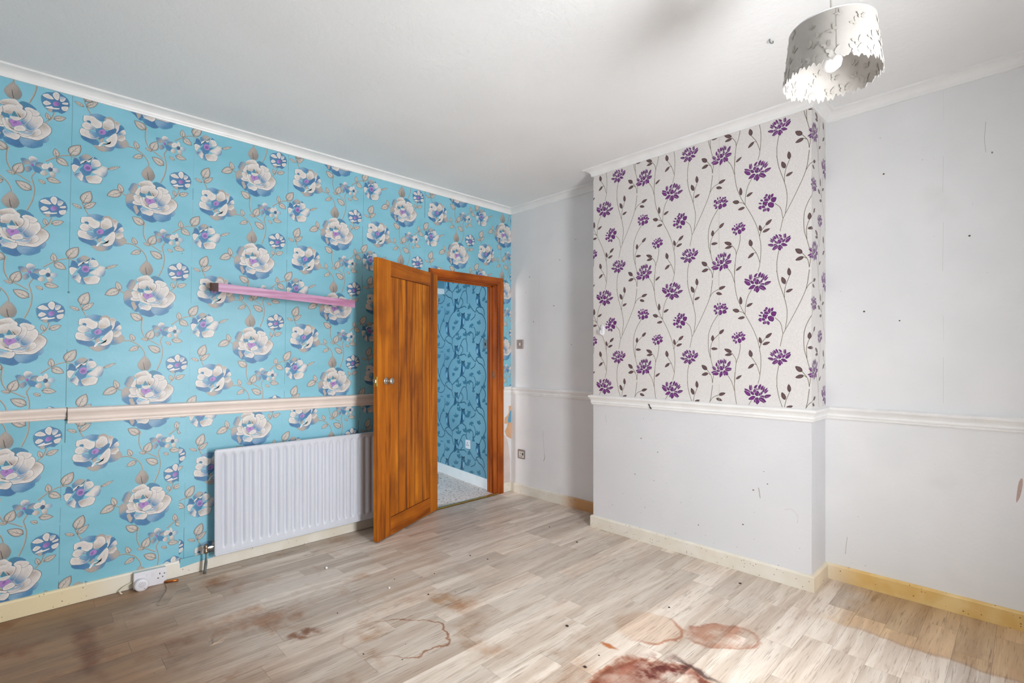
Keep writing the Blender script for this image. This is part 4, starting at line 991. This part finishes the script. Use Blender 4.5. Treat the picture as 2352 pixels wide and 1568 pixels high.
obj('valve_tail', lathe(bmesh.new(), [(0.009, 0.0), (0.009, 0.014), (0.0135, 0.015), (0.0135, 0.030), (0.008, 0.031), (0.008, 0.046)], 'y', (VX, VY, VZ), 8), M['chrome'], v_)

# ------------------------------------------------------------------ floating shelf
sh = empty('floating_shelf', (0, 0, 0)); tag(sh, 'pink washed wooden floating shelf sagging on the teal wall above the radiator', 'shelf')
def shelf_pt(s, x, t): # s 0..1 along, x depth, t 0..1 thickness
    y = -2.573 + s * 0.858; zfront = 1.728 + (1.691 - 1.728) * s
    z = zfront + (0.19 - x) / 0.19 * 0.023 - (1 - t) * 0.050
    return (x, y, z)
def shelf_box(name, s0, s1, x0, x1, t0, t1, mat, bev):
    bm = bmesh.new()
    v = [bm.verts.new(shelf_pt(s, x, t)) for s in (s0, s1) for x in (x0, x1) for t in (t0, t1)]
    for f in ((0, 1, 3, 2), (4, 6, 7, 5), (0, 4, 5, 1), (2, 3, 7, 6), (0, 2, 6, 4), (1, 5, 7, 3)): bm.faces.new([v[i] for i in f])
    bmesh.ops.bevel(bm, geom=bm.edges[:], offset=bev, segments=1, affect='EDGES')
    return obj(name, bm, mat, sh)
shelf_box('shelf_board', 0.0, 1.0, 0.0, 0.186, 0.0, 1.0, M['brown_wood'], 0.001)
shelf_box('front_strip', 0.0, 1.0, 0.185, 0.190, -0.01, 1.01, M['pink_wood'], 0.001)

# ------------------------------------------------------------------ pendant lamp
LX, LY, LZT, LZB = 3.086, -1.612, 2.302, 2.150
lamp = empty('pendant_lamp', (LX, LY, H)); tag(lamp, 'white drum pendant lampshade with cut out butterflies and a scalloped hem', 'pendant lamp')
obj('ceiling_rose', lathe(bmesh.new(), [(0.045, 0.0), (0.045, -0.012), (0.030, -0.026), (0.012, -0.032)], 'z', (0, 0, 0)), M['plastic'], lamp, True)
obj('cord', tube(bmesh.new(), [(0, 0, -0.028), (0, 0, -0.15), (0, 0, LZT - H - 0.055)], 0.0032, 8), M['plastic_old'], lamp, True)
zt_, zb_ = LZT - H, LZB - H
obj('lamp_holder', lathe(bmesh.new(), [(0.008, zt_ - 0.03), (0.014, zt_ - 0.035), (0.019, zt_ - 0.06), (0.019, zt_ - 0.076), (0.013, zt_ - 0.08)], 'z'), M['plastic'], lamp, True)
obj('bulb', lathe(bmesh.new(), [(0.012, zt_ - 0.078), (0.015, zt_ - 0.08), (0.027, zt_ - 0.088), (0.030, zt_ - 0.100), (0.026, zt_ - 0.116), (0.012, zt_ - 0.127), (0.002, zt_ - 0.129)], 'z'), plain('opal_bulb_glass', (244, 244, 246), 0.25, var=0.01), lamp, True)
def shade_mat():
    t = NT('white_card_lampshade', 0.75)
    t.color(t.mix(t.ramp(t.noise(t.obj(), 20, 3), 0.3, 0.7), lin((186, 181, 175)), lin((193, 188, 182))))
    t.b.inputs['Transmission Weight'].default_value = 0.0
    tr = t.node('ShaderNodeBsdfTranslucent'); tr.inputs['Color'].default_value = (0.8, 0.78, 0.75, 1)
    mx = t.node('ShaderNodeMixShader'); mx.inputs[0].default_value = 0.16
    t.l.new(t.b.outputs[0], mx.inputs[1]); t.l.new(tr.outputs[0], mx.inputs[2])
    t.l.new(mx.outputs[0], t.n['Material Output'].inputs['Surface'])
    return t.m
M['shade'] = shade_mat()
def shade_r(z): return 0.114 + (0.131 - 0.114) * (zt_ - z) / (zt_ - zb_)
bm = bmesh.new(); N = 240; rows = 7
rl = random.Random(11)
hem = []
for k in range(N):
    a = 2 * PI * k / N
    h = 0.011 * abs(math.sin(a * 13)) + 0.006 * abs(math.sin(a * 29 + 0.7)) + 0.004 * math.sin(a * 61) + 0.003 * math.sin(a * 7)
    hem.append(h)
layers = []
for off in (0.0, -0.0012):
    lay = []
    for j in range(rows):
        ring = []
        for k in range(N):
            a = 2 * PI * k / N; zl = zb_ - hem[k] + 0.008
            z = zt_ + (zl - zt_) * j / (rows - 1); r = shade_r(z) + off
            ring.append(bm.verts.new((r * math.cos(a), r * math.sin(a), z)))
        lay.append(ring)
    layers.append(lay)
for li, lay in enumerate(layers):
    for j in range(rows - 1):
        for k in range(N): bm.faces.new((lay[j][k], lay[j][(k + 1) % N], lay[j + 1][(k + 1) % N], lay[j + 1][k]))
for j in (0, rows - 1):
    for k in range(N): bm.faces.new((layers[0][j][k], layers[0][j][(k + 1) % N], layers[1][j][(k + 1) % N], layers[1][j][k]))
shade = obj('lamp_shade', bm, M['shade'], lamp, True)
mod = shade.modifiers.new('edge', 'EDGE_SPLIT'); mod.split_angle = math.radians(50)
bm = bmesh.new(); pts = [(0.1135 * math.cos(2 * PI * k / 48), 0.1135 * math.sin(2 * PI * k / 48), zt_ - 0.001) for k in range(49)]
tube(bm, pts, 0.0022, 6, False); obj('top_ring', bm, M['plastic'], lamp, True)
bm = bmesh.new()
for k in range(3):
    a = 2 * PI * k / 3 + 0.4; tube(bm, [(0.018 * math.cos(a), 0.018 * math.sin(a), zt_ - 0.045), (0.112 * math.cos(a), 0.112 * math.sin(a), zt_ - 0.002)], 0.0017, 6)
obj('spider_ring', bm, M['plastic'], lamp, True)
# shade seam towards the camera
ca_ = math.atan2(cam.location.y - LY, cam.location.x - LX) + 0.10
M['shade_dark'] = plain('shade_seam', (150, 144, 138), 0.7)
bm = bmesh.new()
for z0, z1 in ((zt_ - 0.004, zb_ + 0.02),):
    v = []
    for da in (-0.005, 0.005):
        for z in (z0, z1):
            r = shade_r(z) + 0.0006; v.append(bm.verts.new((r * math.cos(ca_ + da), r * math.sin(ca_ + da), z)))
    bm.faces.new((v[0], v[1], v[3], v[2]))
obj('seam', bm, M['shade_dark'], shade)
# butterflies: lifted card wings, those of the hem larger
def butterfly(a, z, s, rot, fold, inside=False):
    bm = bmesh.new()
    r = shade_r(z) + (0.0012 if not inside else -0.0028); sg = 1 if not inside else -1
    up_ = [(0.0, 0.0), (0.25, 0.45), (0.75, 0.85), (1.0, 0.8), (0.95, 0.35), (0.6, 0.05)]
    lo_ = [(0.0, 0.0), (0.6, 0.05), (0.8, -0.25), (0.6, -0.62), (0.3, -0.6), (0.08, -0.3)]
    for m in (-1, 1):
        for w_ in (up_, lo_):
            vs = []
            for x, y in w_:
                X = m * x * s; Y = y * s; c_, s_ = math.cos(rot), math.sin(rot)
                X, Y = X * c_ - Y * s_, X * s_ + Y * c_
                lift = fold * abs(x) * s
                aa = a + X / r; zz = z + Y
                rr = shade_r(zz) + (0.0010 + lift) * sg - (0.0016 if inside else 0)
                vs.append(bm.verts.new((rr * math.cos(aa), rr * math.sin(aa), zz)))
            bm.faces.new(vs)
    return bm
M['butterfly'] = plain('butterfly_card', (172, 167, 160), 0.8, var=0.03)
M['butterfly_lit'] = plain('butterfly_card_lit', (192, 188, 182), 0.8, var=0.02)  # lit copy of the butterfly card, the light put into its colour
for row, (zr, nn_, s0) in enumerate(((zt_ - 0.03, 11, 0.010), (zt_ - 0.065, 13, 0.011), (zt_ - 0.105, 14, 0.013))):
    for k in range(nn_):
        a = 2 * PI * (k + 0.5 * (row % 2)) / nn_ + rl.uniform(-0.12, 0.12)
        for ins in (False, True):
            if ins and row == 0: continue
            obj('butterfly', butterfly(a, zr + rl.uniform(-0.012, 0.012), s0 * rl.uniform(0.8, 1.25), rl.uniform(-0.9, 0.9), rl.uniform(0.05, 0.18), ins), M['butterfly'], shade)
for k in range(15):
    a = 2 * PI * k / 15 + rl.uniform(-0.06, 0.06)
    s = rl.uniform(0.016, 0.021); rt = rl.uniform(-0.5, 0.5)
    obj('butterfly', butterfly(a, zb_ + 0.014, s, rt, 0.04, False), M['butterfly_lit'], shade)
    obj('butterfly', butterfly(a + 0.2, zb_ + 0.016, s * 0.8, -rt, 0.04, True), M['butterfly'], shade)

# ------------------------------------------------------------------ switches and sockets
def slot(bm, x0, x1, z0, z1, y): B(bm, x0, x1, y, y + 0.002, z0, z1)
ls = empty('light_switch', (0.130, 0, 1.414)); tag(ls, 'steel light switch on the white wall above the alcove dado rail', 'light switch')
box('plate', -0.043, 0.043, -0.008, 0.0, -0.043, 0.043, M['metal_plate'], ls, 0.003, 2)
box('rocker', -0.006, 0.006, -0.013, -0.006, -0.012, 0.012, M['plastic'], ls, 0.002)
for x in (-0.03, 0.03): obj('screw', lathe(bmesh.new(), [(0.003, -0.0075), (0.003, -0.0092)], 'y', (x, 0, 0), 10), M['dark'], ls)
so = empty('wall_socket', (0.148, 0, 0.372)); tag(so, 'aged single socket low on the white alcove wall beside the door', 'socket')
box('plate', -0.046, 0.046, -0.010, 0.0, -0.043, 0.043, M['metal_plate'], so, 0.006, 2)
box('insert', -0.030, 0.036, -0.012, -0.008, -0.032, 0.028, M['plastic_old'], so, 0.003)
bm = bmesh.new(); slot(bm, -0.004, 0.001, 0.000, 0.014, -0.0125); slot(bm, -0.018, -0.009, -0.022, -0.016, -0.0125); slot(bm, 0.006, 0.015, -0.022, -0.016, -0.0125)
obj('pin_holes', bm, M['dark'], so)
box('rocker', 0.018, 0.030, -0.015, -0.010, -0.008, 0.016, M['dark'], so, 0.001)

ds = empty('double_socket', (0.018, -2.882, 0.045)); tag(ds, 'white surface mounted double socket on the skirting of the teal wall', 'socket')
ds.rotation_euler = (math.radians(-1.5), 0, 0)
box('back_box', 0.0, 0.030, -0.075, 0.075, -0.043, 0.045, M['plastic_old'], ds, 0.003)
box('plate', 0.030, 0.038, -0.076, 0.076, -0.044, 0.046, M['plastic'], ds, 0.0025, 2)
for y in (-0.013, 0.011): box('rocker', 0.037, 0.0405, y - 0.006, y + 0.006, 0.010, 0.031, M['plastic'], ds, 0.0012)
bm = bmesh.new()
for oy in (0.045,):
    B(bm, 0.0375, 0.0386, oy - 0.003, oy + 0.001, 0.012, 0.021)
    B(bm, 0.0375, 0.0386, oy + 0.018, oy + 0.024, 0.011, 0.016); B(bm, 0.0375, 0.0386, oy - 0.012, oy - 0.005, -0.010, -0.005); B(bm, 0.0375, 0.0386, oy + 0.010, oy + 0.016, -0.006, -0.001)
obj('pin_holes', bm, M['dark'], ds)
pd_ = empty('plug_in_device', (0.056, -2.925, 0.030)); tag(pd_, 'round white plug in device with a perforated face in the double socket', 'plug-in device')
obj('housing', lathe(bmesh.new(), [(0.020, -0.001), (0.026, 0.004), (0.0335, 0.012), (0.0345, 0.026), (0.032, 0.033), (0.026, 0.036), (0.004, 0.037)], 'x', (0, 0, 0), 32), M['plastic'], pd_, True)
bm = bmesh.new()
for ring_, cnt in ((0.005, 5), (0.010, 9), (0.015, 12)):
    for k in range(cnt):
        a = 2 * PI * k / cnt + ring_ * 60; y = ring_ * math.cos(a); z = 0.006 + ring_ * math.sin(a); B(bm, 0.0350, 0.0374, y - 0.0009, y + 0.0009, z - 0.0012, z + 0.0012)
B(bm, 0.0345, 0.0372, 0.010, 0.013, -0.020, -0.017)
obj('sound_holes', bm, M['dark'], pd_)
cb = [(0.026, -2.955, 0.040), (0.030, -2.975, 0.034), (0.036, -3.000, 0.026), (0.044, -3.018, 0.014), (0.050, -3.016, 0.004), (0.056, -3.008, -0.002)]
tag(obj('socket_cable', tube(bmesh.new(), cb, 0.0042, 10), M['cable'], None, True), 'short cream cable looping out of the double socket into the floor', 'cable')
tag(obj('copper_pipe_end', tube(bmesh.new(), [(0.060, -2.815, 0.007), (0.072, -2.785, 0.007), (0.086, -2.755, 0.007)], 0.0068, 12), M['copper'], None, True), 'short copper pipe end on the floor beside the double socket', 'pipe')

hk = empty('adhesive_hook', (1.272, CH[2] - 0.0014, 1.494)); tag(hk, 'white oval adhesive hook on the purple lotus wallpaper', 'hook')
bm = lathe(bmesh.new(), [(0.010, 0.0), (0.0205, -0.001), (0.0205, -0.006), (0.017, -0.009), (0.004, -0.010)], 'y', (0, 0, 0), 24)
for v in bm.verts: v.co.z *= 2.0
obj('base', bm, M['plastic'], hk, True)
obj('hook_arm', tube(bmesh.new(), [(0, -0.006, -0.020), (0, -0.016, -0.030), (0, -0.028, -0.026), (0, -0.031, -0.008), (0, -0.030, 0.012)], [0.006, 0.0065, 0.0065, 0.006, 0.005], 10), M['plastic'], hk, True)

# hall fittings on the owl paper
def hall_pt(s, z, n=0.0):
    p = hx + hdir * s + hnrm * n; return (p.x, p.y, z)
hs = empty('hall_socket', hall_pt(0.353, 0.393), HALL_YAW); tag(hs, 'small white round pin socket on the blue owl wallpaper', 'socket')
box('plate', -0.043, 0.043, 0.0, 0.012, -0.045, 0.045, M['plastic'], hs, 0.003)
bm = bmesh.new()
for x, z in ((0, 0.014), (-0.014, -0.008), (0.014, -0.008)): B(bm, x - 0.005, x + 0.005, 0.0115, 0.0128, z - 0.005, z + 0.005)
obj('pin_holes', bm, M['dark'], hs)
hw = empty('hall_switch', hall_pt(0.010, 1.418), HALL_YAW); tag(hw, 'steel light switch on the blue owl wallpaper by the door frame', 'light switch')
box('plate', -0.043, 0.060, 0.0, 0.010, -0.045, 0.045, M['metal_plate'], hw, 0.003)
box('rocker', 0.010, 0.022, 0.009, 0.015, -0.014, 0.014, M['dark'], hw, 0.002)
# papered boxing with a white ledge high on the hall wall
bo = box('boxing', 0.86, 1.36, -0.001, 0.09, 2.05, 2.57, M['hallblue'], hall)
box('boxing_ledge', 0.855, 1.36, -0.001, 0.10, 1.99, 2.05, M['trim_white'], bo, 0.004)

# ------------------------------------------------------------------ bits on the floor
def crumb(name, x, y, s, mat, label, cat, seed, flat=0.7, group=None):
    bm = bmesh.new(); bmesh.ops.create_icosphere(bm, subdivisions=2, radius=1.0)
    r = random.Random(seed)
    for v in bm.verts: v.co *= r.uniform(0.8, 1.1)
    for v in bm.verts: v.co = Vector((v.co.x * s, v.co.y * s * 0.75, v.co.z * s * flat))
    lo = min(v.co.z for v in bm.verts)
    o = obj(name, bm, mat, None, True, (x, y, -lo - 0.0003)); tag(o, label, cat, group)
    return o
crumb('plaster_crumb', 0.517, -2.067, 0.010, M['debris_white'], 'white plaster crumb on the floor below the radiator', 'crumb', 1)
crumb('plaster_chip', 1.02, -1.93, 0.006, M['debris_white'], 'tiny white chip on the rust lined planks', 'crumb', 2, 1.0)
def at(u, v):
    f = 1157.0; F_ = Vector((-math.sin(YAW), math.cos(YAW))); R_ = Vector((math.cos(YAW), math.sin(YAW)))
    t = 1.295 * f / (v - 819.0); p = Vector((3.514, -3.397)) + t * F_ + R_ * (t * (u - 1176.0) / f); return p.x, p.y
for i, (u, v) in enumerate(((998, 1317), (984, 1365), (1303, 1438), (1376, 1505), (1120, 1284), (1344, 1532), (775, 1408), (1537, 1395), (1800, 1330), (835, 1502), (1080, 1276), (1325, 1245), (906, 1330), (1262, 1210), (1700, 1340))):
    x, y = at(u, v)
    crumb('dirt_speck', x, y, 0.0045 + 0.002 * (i % 3), M['debris_dark'], 'small dark speck of dirt on the plank floor', 'dirt speck', i + 20, 0.35, 'dirt specks on the floor')
# lifted, torn edges of the vinyl
def curl(name, pts, w, hgt, label, mat):
    bm = bmesh.new(); n = len(pts); rows = []
    for i, (x, y) in enumerate(pts):
        a = Vector(pts[max(i - 1, 0)]); b = Vector(pts[min(i + 1, n - 1)]); d = (b - a).normalized(); e = Vector((-d.y, d.x))
        k = math.sin(PI * (i + 0.5) / n)
        rows.append([bm.verts.new((x + e.x * q, y + e.y * q, z)) for q, z in ((-w, 0.0002), (-w * 0.4, hgt * 0.25 * k + 0.0004), (0.0, hgt * k + 0.001), (0.0008, hgt * k - 0.0006), (-w * 0.4, hgt * 0.2 * k - 0.0004))])
    for a, b in zip(rows, rows[1:]):
        for j in range(5): bm.faces.new((a[j], a[(j + 1) % 5], b[(j + 1) % 5], b[j]))
    bm.faces.new(rows[0]); bm.faces.new(rows[-1])
    o = obj(name, bm, mat); tag(o, label, 'torn vinyl'); return o
curl('torn_vinyl_edge', [at(*p) for p in ((380, 1342), (383, 1352), (382, 1362), (376, 1371), (370, 1380), (360, 1391))][::-1], 0.045, 0.010, 'curled torn edge of vinyl in front of the double socket', M['plank'])
curl('torn_vinyl_flap', [at(*p) for p in ((494, 1452), (488, 1462), (490, 1470), (491, 1479), (500, 1474), (512, 1466), (520, 1460))], 0.02, 0.005, 'small torn flap of pale vinyl on the left of the floor', M['plank'])
# breaks in the rails and a forgotten hook in the ceiling
sheet('crack', [(1.667, 0.967), (1.672, 0.968), (1.680, 0.952), (1.690, 0.935), (1.684, 0.935), (1.676, 0.950)], 0.008, M['dark'], bpy.data.objects['trim_5'], 'y', CH[2] - 0.011)
sheet('joint_gap', [(-3.2345, 0.962), (-3.2308, 0.962), (-3.2312, 1.031), (-3.2342, 1.031)], 0.0185, M['dark'], wall_left, 'x', 0.006)
hkc = obj('ceiling_hook', tube(bmesh.new(), [(2.697, -0.991, H + 0.002), (2.697, -0.991, H - 0.012), (2.701, -0.985, H - 0.018), (2.706, -0.976, H - 0.014), (2.706, -0.975, H - 0.006)], 0.0026, 8), M['pipe'], None, True)
tag(hkc, 'small grey hook screwed into the ceiling near the pendant lamp', 'hook')
